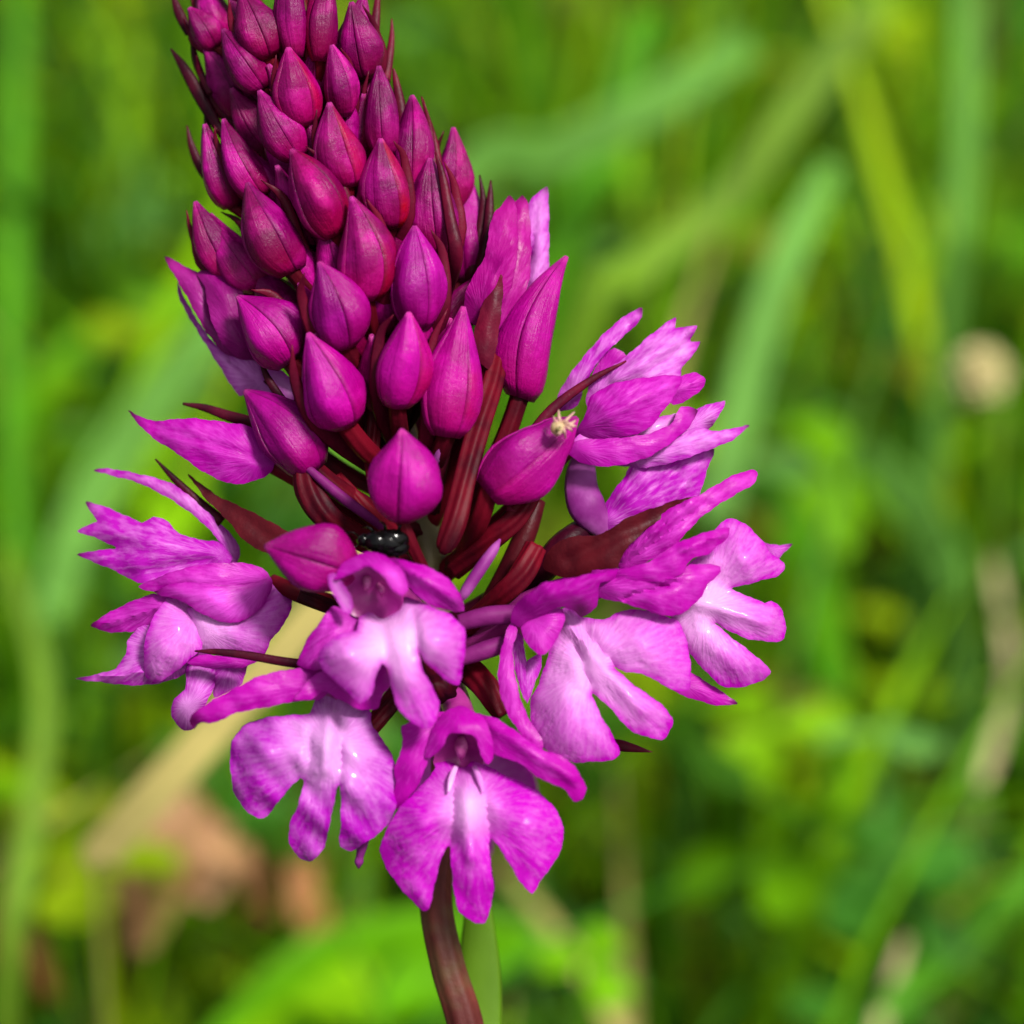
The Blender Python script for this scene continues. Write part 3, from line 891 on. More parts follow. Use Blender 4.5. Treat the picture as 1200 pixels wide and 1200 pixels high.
# F5, right of centre
f = flower([(612, 722, 150, 26), (605, 735, 120, 30), (570, 755, 70, 30), (515, 765, 10, 28)], 'throat')
sheet('sepal', M['lilac'], f, 'E', [(188, 370), (240, 395), (262, 560), (262, 745), (222, 660), (195, 520)], [(215, 400, 145), (250, 700, 150)], 4, 0.15)
sheet('petal', M['lilac'], f, 'E', [(235, 560), (340, 490), (342, 560), (290, 700), (268, 760), (240, 680)], [(300, 540, 140), (270, 720, 145)], 4, 0.3)
sheet('sepal', M['petal'], f, 'E', [(185, 315), (150, 380), (120, 500), (108, 620), (130, 740), (180, 850), (270, 965), (340, 1015), (355, 965), (300, 880), (240, 760), (202, 600), (190, 450), (215, 360)], [(190, 340, 160), (140, 620, 172), (340, 1000, 178)], 8, 0.15)
sheet('lip', M['lip'], f, 'E', [(460, 245), (520, 250), (560, 290), (700, 300), (760, 262), (880, 250), (1000, 280), (1090, 322), (1130, 420), (1152, 560), (1142, 682), (1080, 692), (990, 652), (900, 602), (800, 588), (738, 562), (850, 662), (950, 730), (1020, 790), (1056, 850), (1042, 900), (1010, 952), (920, 942), (820, 900), (740, 810), (670, 740), (618, 706), (670, 830), (730, 930), (768, 1020), (740, 1062), (640, 1072), (520, 1078), (420, 1042), (350, 995), (288, 850), (285, 740), (330, 650), (360, 560), (390, 470), (420, 370), (440, 300)],
      [(480, 320, 125), (600, 560, 165), (900, 420, 165), (1135, 450, 140), (1110, 680, 150), (740, 560, 160), (850, 800, 168), (1020, 920, 150), (620, 710, 165), (500, 850, 180), (600, 1070, 165), (750, 1050, 160), (300, 800, 145), (760, 270, 140)], 8, 0.14, heart=(600, 560, 300, 0.55), crease=[(480, 330, 900, 800, 35, 8), (520, 420, 620, 700, 22, -7), (560, 350, 740, 560, 22, -7)])
sheet('petal', M['petal'], f, 'E', [(235, 350), (320, 285), (445, 240), (472, 310), (430, 400), (390, 470), (342, 497), (280, 455)], [(300, 300, 165), (340, 480, 178)], 14, 0.15)
sheet('sepal', M['petal'], f, 'E', [(180, 320), (200, 225), (300, 150), (360, 108), (480, 88), (620, 58), (770, 38), (760, 80), (665, 108), (652, 165), (640, 240), (560, 290), (520, 260), (460, 235), (400, 260), (300, 305), (230, 345)], [(220, 300, 165), (450, 160, 195), (740, 60, 165), (600, 250, 160)], 12, 0.05, dark=[(560, 265, 70)])
tube('bract', M['bract'], f, [(700, 960, 110, 30), (770, 985, 112, 62), (850, 1002, 112, 42), (945, 1022, 112, 3)], flat=0.4, crop='E', n=14)

# F6, far right
f = flower([(705, 690, 120, 24), (660, 690, 110, 26), (600, 715, 60, 28), (515, 750, 5, 26)], 'throat')
sheet('sepal', M['lilac'], f, 'G', [(960, 470), (1000, 488), (1070, 492), (1142, 488), (1080, 555), (1050, 580), (1000, 540)], [(1000, 520, 62), (1140, 490, 50)], 3, 0.35, dark=[(1142, 488, 25)])
sheet('sepal', M['petal'], f, 'R4', [(760, 850), (810, 865), (900, 920), (972, 972), (900, 980), (780, 945), (740, 920)], [(780, 900, 105), (970, 972, 95)], 5, 0.2, dark=[(972, 972, 25)])
sheet('lip', M['lip'], f, 'G', [(520, 620), (600, 550), (680, 500), (720, 440), (690, 402), (740, 352), (800, 338), (880, 380), (960, 460), (1010, 530), (1092, 600), (1102, 630), (1062, 672), (960, 702), (850, 732), (785, 750), (880, 790), (980, 832), (1020, 818), (1080, 870), (1104, 960), (1088, 1052), (980, 1057), (870, 1040), (760, 990), (690, 950), (800, 1045), (900, 1120), (980, 1190), (1020, 1235), (960, 1290), (850, 1325), (750, 1328), (680, 1280), (617, 1216), (533, 1117), (470, 980), (420, 900), (400, 820), (440, 700)],
      [(480, 780, 115), (640, 880, 128), (880, 560, 128), (790, 350, 98), (1090, 620, 95), (780, 750, 118), (950, 930, 118), (1085, 960, 95), (700, 960, 120), (780, 1150, 128), (1000, 1240, 105), (750, 1320, 112), (560, 1120, 118)], 8, 0.14, heart=(620, 850, 270, 0.65), crease=[(560, 820, 1000, 950, 40, 7)])
sheet('sepal', M['petal'], f, 'G', [(-30, 645), (150, 630), (300, 590), (450, 490), (600, 430), (700, 400), (772, 393), (768, 450), (700, 500), (660, 546), (580, 562), (530, 605), (500, 660), (400, 700), (200, 720), (-30, 720)], [(0, 680, 150), (400, 600, 175), (770, 410, 150)], 10, 0.08, crease=[(500, 520, 740, 420, 20, 6)])
sheet('petal', M['petal'], f, 'G', [(-60, 690), (150, 680), (350, 690), (500, 640), (540, 610), (620, 603), (722, 620), (724, 650), (650, 722), (612, 792), (520, 882), (420, 912), (300, 882), (160, 835), (20, 805), (-60, 790)], [(0, 740, 150), (400, 770, 168), (720, 635, 150)], 16, 0.2, crease=[(160, 800, 500, 700, 14, -8), (150, 690, 500, 700, 25, 6)])

# F7, upper right, seen from behind
f = flower([(690, 505, 80, 20), (650, 540, 85, 24), (600, 600, 60, 26), (510, 680, 5, 26)], 'ovary')
sheet('sepal', M['lilac'], f, 'H', [(722, 3), (660, 28), (560, 110), (470, 210), (400, 300), (360, 370), (340, 450), (430, 440), (475, 330), (535, 230), (605, 160), (680, 92), (722, 42)], [(400, 400, 55), (560, 170, 65), (715, 20, 45)], 7, 0.4, dark=[(722, 10, 25)], crease=[(390, 400, 700, 40, 16, 5)])
sheet('petal', M['petal'], f, 'H', [(500, 320), (530, 240), (600, 178), (655, 220), (620, 280), (540, 330)], [(530, 300, 60), (640, 215, 62)], 4, 0.1)
sheet('lip', M['lilac'], f, 'H', [(480, 430), (490, 340), (580, 268), (660, 208), (760, 120), (872, 43), (866, 92), (905, 85), (962, 83), (935, 150), (975, 153), (960, 192), (900, 262), (890, 310), (860, 370), (700, 380), (580, 420)], [(520, 380, 72), (720, 240, 85), (870, 50, 60), (960, 90, 65), (965, 170, 60)], 8, 0.42, crease=[(600, 320, 940, 100, 22, 6), (560, 300, 860, 70, 14, -4), (700, 320, 900, 180, 14, -4)])
sheet('petal', M['petal'], f, 'H', [(840, 320), (900, 298), (960, 288), (1003, 318), (972, 372), (912, 412), (860, 430), (820, 400)], [(860, 370, 88), (1000, 320, 75)], 6, 0.12, crease=[(850, 370, 990, 315, 16, 5)])
sheet('sepal', M['petal'], f, 'H', [(420, 560), (470, 480), (490, 400), (580, 340), (740, 308), (895, 303), (875, 370), (820, 450), (740, 540), (600, 580), (450, 600)], [(450, 530, 100), (680, 420, 118), (890, 310, 90)], 14, 0.18, crease=[(450, 540, 850, 330, 18, 5)])
sheet('petal', M['lip'], f, 'H', [(420, 600), (440, 560), (560, 540), (740, 498), (895, 465), (880, 530), (760, 580), (560, 620)], [(450, 580, 104), (880, 480, 92)], 8, 0.5)
sheet('sepal', M['petal'], f, 'H', [(400, 645), (425, 588), (600, 575), (740, 558), (850, 510), (895, 435), (965, 455), (925, 530), (842, 602), (742, 662), (600, 698), (480, 692)], [(430, 620, 118), (700, 610, 122), (940, 460, 98)], 14, 0.08, dark=[(965, 455, 30)])
sheet('lip', M['lilac'], f, 'H', [(600, 690), (740, 640), (850, 570), (950, 530), (1060, 543), (1192, 518), (1122, 582), (1002, 632), (880, 675), (740, 705)], [(680, 670, 92), (960, 590, 98), (1190, 520, 70)], 6, 0.5, dark=[(1192, 518, 25)])
sheet('lip', M['lilac'], f, 'H', [(900, 500), (960, 448), (1085, 412), (1065, 470), (1010, 540), (930, 580), (880, 560)], [(930, 520, 88), (1080, 415, 72)], 4, 0.35, dark=[(1030, 520, 30)])

# F8, below it, seen from the side
f = flower([(690, 615, 60, 26), (660, 640, 75, 34), (620, 680, 60, 32), (515, 740, 5, 28)], 'bract_dark')
sheet('lip', M['lilac'], f, 'H', [(540, 900), (580, 830), (640, 750), (680, 690), (800, 680), (1035, 620), (1003, 730), (972, 830), (900, 900), (760, 960), (620, 1000), (520, 1010), (460, 990)], [(540, 960, 70), (800, 780, 85), (1020, 650, 60)], 8, 0.12, crease=[(600, 900, 880, 720, 20, -6), (850, 860, 980, 680, 20, 6)], dark=[(1035, 622, 30)])
tube('spur', M['spur'], f, [(470, 640, 60, 90), (455, 720, 66, 130), (455, 800, 75, 150), (480, 880, 80, 165), (530, 950, 75, 120), (570, 1000, 70, 60)], flat=0.5, crop='H', n=22)
sheet('sepal', M['petal'], f, 'G', [(115, 610), (140, 540), (240, 430), (350, 330), (480, 250), (600, 198), (700, 138), (820, 74), (920, 53), (942, 80), (920, 132), (820, 192), (720, 252), (620, 322), (540, 402), (475, 475), (350, 560), (220, 630), (150, 650)], [(170, 590, 125), (500, 330, 140), (930, 70, 100)], 8, 0.25, crease=[(170, 600, 640, 240, 16, -7), (150, 570, 560, 230, 14, 5)])
sheet('bract', M['bract_brown'], f, 'H', [(1014, 838), (920, 836), (800, 875), (660, 925), (540, 1000), (400, 1010), (310, 1070), (290, 1150), (400, 1190), (600, 1165), (640, 1080), (740, 975), (850, 902), (950, 860)], [(350, 1120, 128), (650, 1010, 150), (1010, 840, 118)], 4, 0.0, wav=0.3, crease=[(400, 1110, 900, 860, 30, -7)])

# F9, opening on the left among the buds
f = flower([(315, 440, 40, 20), (350, 470, 30, 24), (400, 510, 20, 24), (462, 560, 0, 22)])
sheet('lip', M['lilac'], f, 'J', [(338, 205), (400, 330), (500, 490), (600, 600), (700, 640), (800, 640), (850, 720), (910, 880), (760, 850), (700, 868), (600, 720), (500, 560), (420, 430), (355, 310)], [(840, 780, 30), (600, 650, 25), (340, 210, 10)], 5, 0.55, crease=[(860, 840, 640, 650, 14, -5)])
sheet('sepal', M['plum'], f, 'J', [(262, 48), (350, 92), (460, 150), (500, 220), (545, 400), (640, 560), (720, 650), (620, 625), (500, 482), (400, 300), (325, 170)], [(680, 630, 30), (450, 260, 40), (265, 50, 20)], 10, 0.35, dark=[(262, 48, 40)])
sheet('sepal', M['plum'], f, 'J', [(455, 150), (520, 132), (640, 180), (720, 260), (740, 420), (840, 650), (700, 652), (600, 560), (530, 400), (500, 240)], [(780, 620, 50), (600, 350, 62), (470, 150, 40)], 12, 0.1)
sheet('petal', M['lip'], f, 'J', [(850, 720), (950, 722), (1010, 770), (1058, 830), (1032, 885), (990, 905), (920, 845)], [(900, 760, 60), (1040, 860, 70)], 4, 0.4)
# the lone pointed sepal below it
f = flower([(310, 540, 70, 20), (350, 560, 70, 24), (400, 590, 50, 26), (470, 640, 0, 24)])
sheet('sepal', M['petal'], f, 'R2', [(30, 543), (110, 578), (250, 570), (400, 588), (460, 600), (520, 650), (545, 740), (500, 782), (400, 802), (300, 762), (200, 692), (108, 632)], [(500, 720, 85), (300, 660, 85), (35, 545, 55)], 20, 0.12, dark=[(30, 543, 50)], crease=[(520, 720, 120, 600, 14, -5)])
sheet('bract', M['bract_brown'], f, 'R5', [(422, 78), (520, 150), (620, 198), (700, 238), (790, 290), (840, 340), (760, 370), (690, 352), (620, 312), (560, 240), (480, 160)], [(740, 320, 95), (425, 80, 60)], 3, 0.0, wav=0.3, crease=[(760, 340, 480, 130, 25, -5)])

# F10, half-open on the right edge
f = flower([(575, 400, 60, 24), (570, 440, 70, 30), (555, 500, 60, 28), (500, 620, 5, 24)])
sheet('petal', M['lilac'], f, 'I', [(780, 380), (800, 290), (850, 228), (906, 192), (917, 400), (905, 740), (810, 870), (725, 985), (664, 1090), (670, 960), (740, 850), (790, 740), (800, 560)], [(700, 1000, 35), (860, 400, 35)], 5, 0.6, dark=[(906, 192, 40)], crease=[(760, 940, 850, 300, 16, -5)])
sheet('sepal', M['petal_red'], f, 'I', [(690, 330), (720, 280), (762, 242), (795, 300), (812, 500), (802, 740), (722, 965), (620, 1150), (540, 1180), (560, 900), (640, 600)], [(600, 1080, 70), (740, 600, 72), (760, 250, 45)], 14, 0.12, dark=[(762, 242, 35)])
sheet('sepal', M['petal_red'], f, 'I', [(595, 345), (640, 300), (690, 243), (722, 295), (735, 560), (690, 800), (600, 920), (500, 1020), (420, 920), (440, 780), (540, 600), (565, 450)], [(520, 950, 85), (640, 600, 92), (690, 250, 60)], 16, 0.05, dark=[(690, 243, 35)], crease=[(520, 900, 720, 480, 18, 5)])
sheet('bract', M['bract'], f, 'I', [(600, 690), (645, 720), (640, 900), (600, 1180), (560, 1260), (490, 1200), (480, 1040), (540, 850)], [(560, 1000, 105), (610, 700, 100)], 8, 0.0, wav=0.8)

# two flowers on the far side of the spike
for dx, dy, src in ((0, -10, 'B'), (25, -70, 'D')):
    f = flower([(470 + dx, 690, -150, 26), (490, 710, -80, 30), (508, 740, 0, 28)], 'throat')
    if src == 'B':
        sheet('lip', M['lip'], f, 'B', [(560, 520), (800, 462), (1060, 560), (1096, 850), (900, 790), (940, 1050), (850, 1100), (700, 840), (600, 980), (420, 850), (450, 662)], [(680, 560, 190), (730, 680, 232), (570, 950, 232), (920, 1050, 238)], 8, 0.3, heart=(730, 690, 190, 0.6), flip_d=30)
    else:
        sheet('lip', M['lip'], f, 'D', [(335, 300), (500, 250), (620, 330), (850, 440), (900, 730), (682, 700), (640, 900), (480, 900), (428, 700), (300, 900), (130, 800), (260, 460)], [(490, 350, 150), (530, 520, 205), (300, 750, 190), (850, 650, 190)], 8, 0.1, heart=(530, 560, 140, 0.6), flip_d=20)

# ---- leaf sheath on the stem and basal leaves
M['leaf'] = simple_mat('orchid_leaf', (0.07, 0.16, 0.004), (0.11, 0.23, 0.008), 120, 0.5, 0.25, (1, 1, 0.1), spec=0.15)
tube('stem_leaf', M['leaf'], orchid, [(556, 1000, -40, 6), (560, 1060, -42, 30), (562, 1140, -40, 50), (560, 1230, -30, 56), (556, 1360, -10, 62), (552, 1460, 5, 50)], flat=0.16, n=24, sides=12)
for az, Ls, wd in ((0.4, 0.085, 0.011), (2.2, 0.075, 0.012), (3.9, 0.09, 0.010), (5.2, 0.07, 0.011)):
    n = 14
    P, F = [], []
    for i in range(n):
        t_ = i / (n - 1)
        r_ = 0.002 + Ls * t_ * (1 - 0.25 * t_)
        z_ = 0.002 + 0.055 * math.sin(t_ * 2.2) * (1 - 0.25 * t_)
        hw = wd * (math.sin(math.pi * min(1, 0.18 + 0.82 * t_)) ** 0.8) * 0.6 + 0.0004
        ca, sa = math.cos(az), math.sin(az)
        for s in (-1, -0.5, 0, 0.5, 1):
            P.append((ca * r_ - sa * s * hw, sa * r_ + ca * s * hw, z_ + 0.35 * hw * s * s))
    for i in range(n - 1):
        for j in range(4):
            a_ = i * 5 + j
            F.append((a_, a_ + 1, a_ + 6, a_ + 5))
    me = bpy.data.meshes.new('leaf')
    me.from_pydata(P, [], F)
    smooth(me)
    o = link('leaf', me, M['leaf'], orchid)
    mo = o.modifiers.new('thickness', 'SOLIDIFY')
    mo.thickness = 0.0004

# ------------------------------------------------------------------ insects
M['beetle'] = simple_mat('black_shell', (0.001, 0.001, 0.0012), (0.003, 0.0025, 0.0025), 2500, 0.05, 0, bstr=0.06, coat=0.0, spec=0.22)
M['spider'] = simple_mat('cream_skin', (0.42, 0.28, 0.12), (0.60, 0.45, 0.26), 4000, 0.5, 0.25)
M['spider_leg'] = simple_mat('pale_leg_skin', (0.55, 0.28, 0.26), (0.68, 0.44, 0.34), 4000, 0.5, 0.3)
M['spider_mark'] = simple_mat('olive_mark', (0.10, 0.08, 0.02), (0.22, 0.17, 0.05), 5000, 0.5, 0)


def small_thing(origin_px, name, label, cat):
    o = bpy.data.objects.new(name, None)
    o.location = at(*origin_px)
    COL.objects.link(o)
    return tag(o, label, cat)


def on(o, fn, *a, **k):
    global ROOT
    keep = ROOT
    ROOT = np.array(o.location)
    r = fn(*a, **k)
    ROOT = keep
    return r


bt = small_thing((455, 650, 140), 'beetle', 'tiny glossy black beetle tucked between the flower stalks', 'beetle')
on(bt, tube, 'body', M['beetle'], bt, [(474, 637, 178, 14), (466, 636, 184, 28), (452, 636, 186, 32), (438, 635, 184, 26), (432, 634, 182, 16)], 0.8, 16, 14)
on(bt, tube, 'wing_case', M['beetle'], bt, [(480, 636, 178, 4), (473, 633, 186, 18), (462, 632, 190, 24), (449, 632, 189, 20), (443, 633, 184, 8)], 0.6, 16, 12)
on(bt, tube, 'wing_case', M['beetle'], bt, [(480, 639, 178, 4), (473, 641, 186, 17), (462, 642, 189, 22), (449, 641, 188, 19), (443, 640, 184, 8)], 0.6, 16, 12)
on(bt, tube, 'thorax', M['beetle'], bt, [(456, 636, 182, 20), (444, 635, 190, 27), (434, 634, 188, 22), (429, 633, 182, 12)], 0.8, 12, 12)
on(bt, tube, 'head', M['beetle'], bt, [(430, 633, 184, 14), (426, 633, 188, 17), (421, 633, 184, 10), (418, 633, 182, 3)], 0.8, 10, 10)
for i, (a_, b_, c_) in enumerate([((442, 642), (436, 655), (428, 660)), ((452, 648), (450, 660), (444, 668)), ((464, 648), (468, 660), (474, 666)),
                                  ((440, 626), (432, 618), (424, 618)), ((452, 622), (450, 614), (444, 610)), ((466, 624), (470, 615), (478, 612))]):
    on(bt, tube, 'leg', M['beetle'], bt, [(*a_, 183, 4), (*b_, 188, 3), (*c_, 160, 2)], 1, 10, 6)
for s in (-1, 1):
    on(bt, tube, 'antenna', M['beetle'], bt, [(422, 633 + 3 * s, 186, 2), (414, 633 + 9 * s, 192, 1.8), (404, 633 + 8 * s, 190, 2.4)], 1, 10, 6)

SD = 192
spd = small_thing((655, 500, SD - 8), 'spider', 'tiny cream spider with spread legs resting on a magenta bud', 'spider')
on(spd, tube, 'abdomen', M['spider'], spd, [(647.4, 506.2, SD, 4), (650.6, 503.8, SD + 4, 15), (655.4, 499.8, SD + 5, 17), (659.4, 497.4, SD + 3, 8)], 0.8, 14, 12)
on(spd, tube, 'marking', M['spider_mark'], spd, [(650.6, 505.4, SD + 10, 2), (653.8, 503.0, SD + 13, 5), (657.0, 499.8, SD + 11, 2)], 0.5, 8, 8)
on(spd, tube, 'head', M['spider'], spd, [(658.6, 498.2, SD + 1, 7), (661.8, 496.6, SD + 3, 10), (665.8, 495.0, SD + 1, 4)], 0.8, 10, 10)
for a_, b_ in (((655.4, 490.2), (654.6, 480.6)), ((664.2, 491.8), (673.0, 483.0)), ((669.0, 496.6), (674.6, 492.6)), ((667.4, 502.2), (670.6, 505.4)),
               ((661.0, 504.6), (662.6, 513.4)), ((651.4, 493.4), (648.2, 487.8)), ((655.4, 507.8), (651.4, 511.0)), ((670.6, 499.0), (675.4, 499.8))):
    on(spd, tube, 'leg', M['spider_leg'], spd, [(659.4, 498.2, SD + 2, 4), (*a_, SD + 8, 4), (*b_, SD - 6, 2)], 1, 10, 6)

# ------------------------------------------------------------------ ground and meadow
ROOT0 = ROOT
ROOT = np.zeros(3)


def soil_mat():
    m, t, N, L = nodes('soil')
    tc = N('ShaderNodeTexCoord').outputs['Object']
    f = noise(t, tc, 35, 6)
    g = noise(t, tc, 220, 4)
    col = ramp(t, f, [(0.3, (0.012, 0.010, 0.004)), (0.5, (0.018, 0.024, 0.005)), (0.7, (0.04, 0.03, 0.012))])
    finish(t, col, 0.9, 0, math_(t, 'ADD', f, g), 0.7, 0.004)
    return m


M['soil'] = soil_mat()
n = 80
xs = np.sign(np.linspace(-1, 1, n)) * np.abs(np.linspace(-1, 1, n)) ** 5 * 300
P, F = [], []
for j in range(n):
    for i in range(n):
        x_, y_ = xs[i], xs[j] + 0.3
        near = math.exp(-((x_ / 3) ** 2 + ((y_ - 0.3) / 3) ** 2))
        P.append((x_, y_, near * 0.006 * (math.sin(x_ * 23) * math.cos(y_ * 19) - 1)))
for j in range(n - 1):
    for i in range(n - 1):
        a_ = j * n + i
        F.append((a_, a_ + 1, a_ + n + 1, a_ + n))
me = bpy.data.meshes.new('ground')
me.from_pydata(P, [], F)
smooth(me)
tag(link('ground', me, M['soil']), kind='structure')


def grass_mat(name, attr=True, c=None, trans=0.35):
    m, t, N, L = nodes(name)
    tc = N('ShaderNodeTexCoord').outputs['Object']
    if c is None:
        a = N('ShaderNodeAttribute'); a.attribute_name = 'tint'
        col = a.outputs['Color']
    else:
        f = noise(t, tc, 60, 3)
        col = mix(t, mapr(t, f, 0.3, 0.7, 0, 1), tuple(x * 0.8 for x in c), tuple(min(1, x * 1.2) for x in c))
    f2 = noise(t, tc, 500, 2)
    col = mix(t, math_(t, 'MULTIPLY', f2, 0.35), col, (0.02, 0.05, 0.005), 'MIX')
    finish(t, col, 0.5, trans, f2, 0.2, 0.0002, None, 0.10)
    return m


M['grass'] = grass_mat('grass_blades')
TINTS = np.array([(0.09, 0.27, 0.002), (0.16, 0.41, 0.002), (0.25, 0.54, 0.003), (0.025, 0.09, 0.002), (0.06, 0.24, 0.02), (0.17, 0.42, 0.08), (0.33, 0.50, 0.004), (0.17, 0.20, 0.008), (0.50, 0.42, 0.13)])
TW = np.array([0.17, 0.19, 0.19, 0.14, 0.1, 0.06, 0.08, 0.04, 0.03])


def proj(p):
    v = p - np.array(CAMPOS)
    z = v @ np.array(FWD)
    return 600 + (v @ np.array(RIGHT)) / z * DIST, 600 - (v @ np.array(UP)) / z * DIST, z


def grow(count, yr, hr, wr, seg=6, spread=1.0, seed=1, curve=(0.2, 1.3)):
    rg = np.random.default_rng(seed)
    V, Fc, C = [], [], []
    base = 0
    made = 0
    tries = 0
    while made < count and tries < count * 9:
        tries += 1
        y = rg.uniform(*yr)
        half = (0.07 + (y + 0.2) * 0.30) * spread
        x = rg.uniform(-half, half)
        cl = 0.5 + 0.25 * (math.sin(x * 95 + 1.3 * math.sin(y * 61)) + math.sin(y * 83 + 1.7 * math.sin(x * 74 + 2)))   # clumps and bare gaps
        if rg.uniform() > 0.05 + 1.6 * cl ** 2.5:
            continue
        h = rg.uniform(*hr) * (0.75 + 0.4 * cl)
        wd = rg.uniform(*wr) * 0.5
        az = rg.uniform(0, 2 * math.pi)
        cu = rg.uniform(*curve)
        ln = h * rg.uniform(1.0, 1.5)
        ts = np.linspace(0, 1, seg + 1)
        ang = cu * ts ** 1.4
        dr = np.cumsum(np.sin(ang)) * ln / (seg + 1)
        dz = np.cumsum(np.cos(ang)) * ln / (seg + 1)
        dr -= dr[0]
        dz -= dz[0]
        ca, sa = math.cos(az), math.sin(az)
        cen = np.stack([x + ca * dr, y + sa * dr, dz - 0.006], 1)
        # keep the air between the lens and the flower, and just behind it, free
        X, Y, Z = proj(cen.T.T)
        inn = (X > -120) & (X < 1320) & (Y > -120) & (Y < 1320) & (Z < (DIST + 1500) * PX) & (Z > 0)
        if inn.any() or (Z < 0.03).any() and (np.abs(cen[:, 2] - CAMPOS.z) < 0.05).any():
            continue
        prof = np.clip(np.minimum(1, 0.55 + ts * 1.6) * (1 - ts ** 2.2), 0.03, 1) * wd
        tw = rg.uniform(-0.8, 0.8)
        fa = az + math.pi / 2 + tw * ts
        side = np.stack([np.cos(fa), np.sin(fa), np.zeros_like(fa)], 1)
        up = np.stack([-ca * np.cos(ang), -sa * np.cos(ang), np.sin(ang)], 1)
        vv = np.concatenate([(cen - side * prof[:, None])[:, None], (cen - up * prof[:, None] * 0.35)[:, None], (cen + side * prof[:, None])[:, None]], 1).reshape(-1, 3)
        V.append(vv)
        i = np.arange(seg)[:, None] * 3 + base
        q = np.concatenate([np.hstack([i, i + 1, i + 4, i + 3]), np.hstack([i + 1, i + 2, i + 5, i + 4])])
        Fc.append(q)
        t_ = TINTS[rg.choice(len(TINTS), p=TW)] * rg.uniform(0.75, 1.25)
        C.append(np.repeat(np.append(t_, 1)[None], len(vv), 0))
        base += len(vv)
        made += 1
    return np.concatenate(V), np.concatenate(Fc), np.concatenate(C)


def mass(name, parts, mat):
    V, Fc, C = [], [], []
    b = 0
    for v, f_, c in parts:
        V.append(v)
        Fc.append(f_ + b)
        C.append(c)
        b += len(v)
    V, Fc, C = np.concatenate(V), np.concatenate(Fc), np.concatenate(C)
    me = bpy.data.meshes.new(name)
    me.vertices.add(len(V))
    me.vertices.foreach_set('co', V.ravel())
    me.loops.add(Fc.size)
    me.loops.foreach_set('vertex_index', Fc.ravel().astype(np.int32))
    me.polygons.add(len(Fc))
    me.polygons.foreach_set('loop_start', np.arange(0, Fc.size, 4, dtype=np.int32))
    me.polygons.foreach_set('loop_total', np.full(len(Fc), 4, np.int32))
    me.update()
    a = me.color_attributes.new('tint', 'FLOAT_COLOR', 'POINT')
    a.data.foreach_set('color', C.ravel())
    smooth(me)
    me.validate()
    return link(name, me, mat)


g = mass('grass', [grow(6000, (-0.10, 1.0), (0.02, 0.06), (0.002, 0.005), 5, 1.15, 11),
                   grow(2500, (0.02, 1.3), (0.05, 0.11), (0.002, 0.0055), 7, 1.15, 12),
                   grow(1100, (0.10, 1.3), (0.09, 0.15), (0.0025, 0.006), 8, 1.15, 13),
                   grow(3900, (0.05, 0.75), (0.05, 0.125), (0.001, 0.003), 8, 1.1, 21, (0.7, 2.5)),
                   grow(420, (0.10, 0.6), (0.06, 0.12), (0.003, 0.006), 8, 1.1, 22, (0.9, 2.4)),
                   grow(5000, (0.9, 3.0), (0.06, 0.15), (0.006, 0.012), 5, 1.4, 14)], M['grass'])
tag(g, 'soft green meadow grass filling the ground behind the orchid', 'grass', kind='stuff')


def leaves(count, yr, hr, sr, seed):
    """clover-like rounded leaflets in threes on thin stalks"""
    rg = np.random.default_rng(seed)
    V, Fc, C = [], [], []
    base = 0
    made = 0
    while made < count:
        y = rg.uniform(*yr)
        half = 0.07 + (y + 0.2) * 0.30
        x = rg.uniform(-half, half)
        h = rg.uniform(*hr)
        X, Y, Z = proj(np.array([[x, y, h]]))
        if Z[0] < (DIST + 2200) * PX:
            continue
        tilt = rg.uniform(-0.5, 0.5, 2)
        r = rg.uniform(*sr)
        t_ = TINTS[rg.choice(len(TINTS) - 1)] * rg.uniform(0.7, 1.2)
        a0 = rg.uniform(0, 6.28)
        for k in range(3):
            a = a0 + k * 2.094
            ca, sa = math.cos(a), math.sin(a)
            pts = []
            for u, s in ((0, 0), (0.35, 0.30), (0.75, 0.46), (1.0, 0.30), (0.97, 0), (1.0, -0.30), (0.75, -0.46), (0.35, -0.30)):
                px, py = (u * ca - s * sa) * r, (u * sa + s * ca) * r
                pts.append((x + px, y + py, h + px * tilt[0] + py * tilt[1] + abs(s) * r * 0.25 - u * u * r * 0.2))
            V.append(np.array(pts))
            Fc.append(np.array([(0, 1, 2, 4), (2, 3, 4, 4), (0, 4, 6, 7), (4, 5, 6, 6)]) + base)
            C.append(np.repeat(np.append(t_, 1)[None], 8, 0))
            base += 8
        hw = 0.0007
        V.append(np.array([(x - hw, y, -0.004), (x + hw, y, -0.004), (x + hw, y, h), (x - hw, y, h)]))
        Fc.append(np.array([(0, 1, 2, 3)]) + base)
        C.append(np.repeat(np.append(t_, 1)[None], 4, 0))
        base += 4
        made += 1
    V, Fc, C = np.concatenate(V), np.concatenate(Fc), np.concatenate(C)
    fs = [tuple(f) if f[2] != f[3] else tuple(f[:3]) for f in Fc]
    me = bpy.data.meshes.new('clover')
    me.from_pydata(V.tolist(), [], fs)
    a = me.color_attributes.new('tint', 'FLOAT_COLOR', 'POINT')
    a.data.foreach_set('color', C.ravel())
    return link('clover', me, M['grass'])


tag(leaves(2600, (0.05, 1.0), (0.03, 0.095), (0.004, 0.010), 5), 'low clover leaves scattered through the meadow grass', 'clover', kind='stuff')


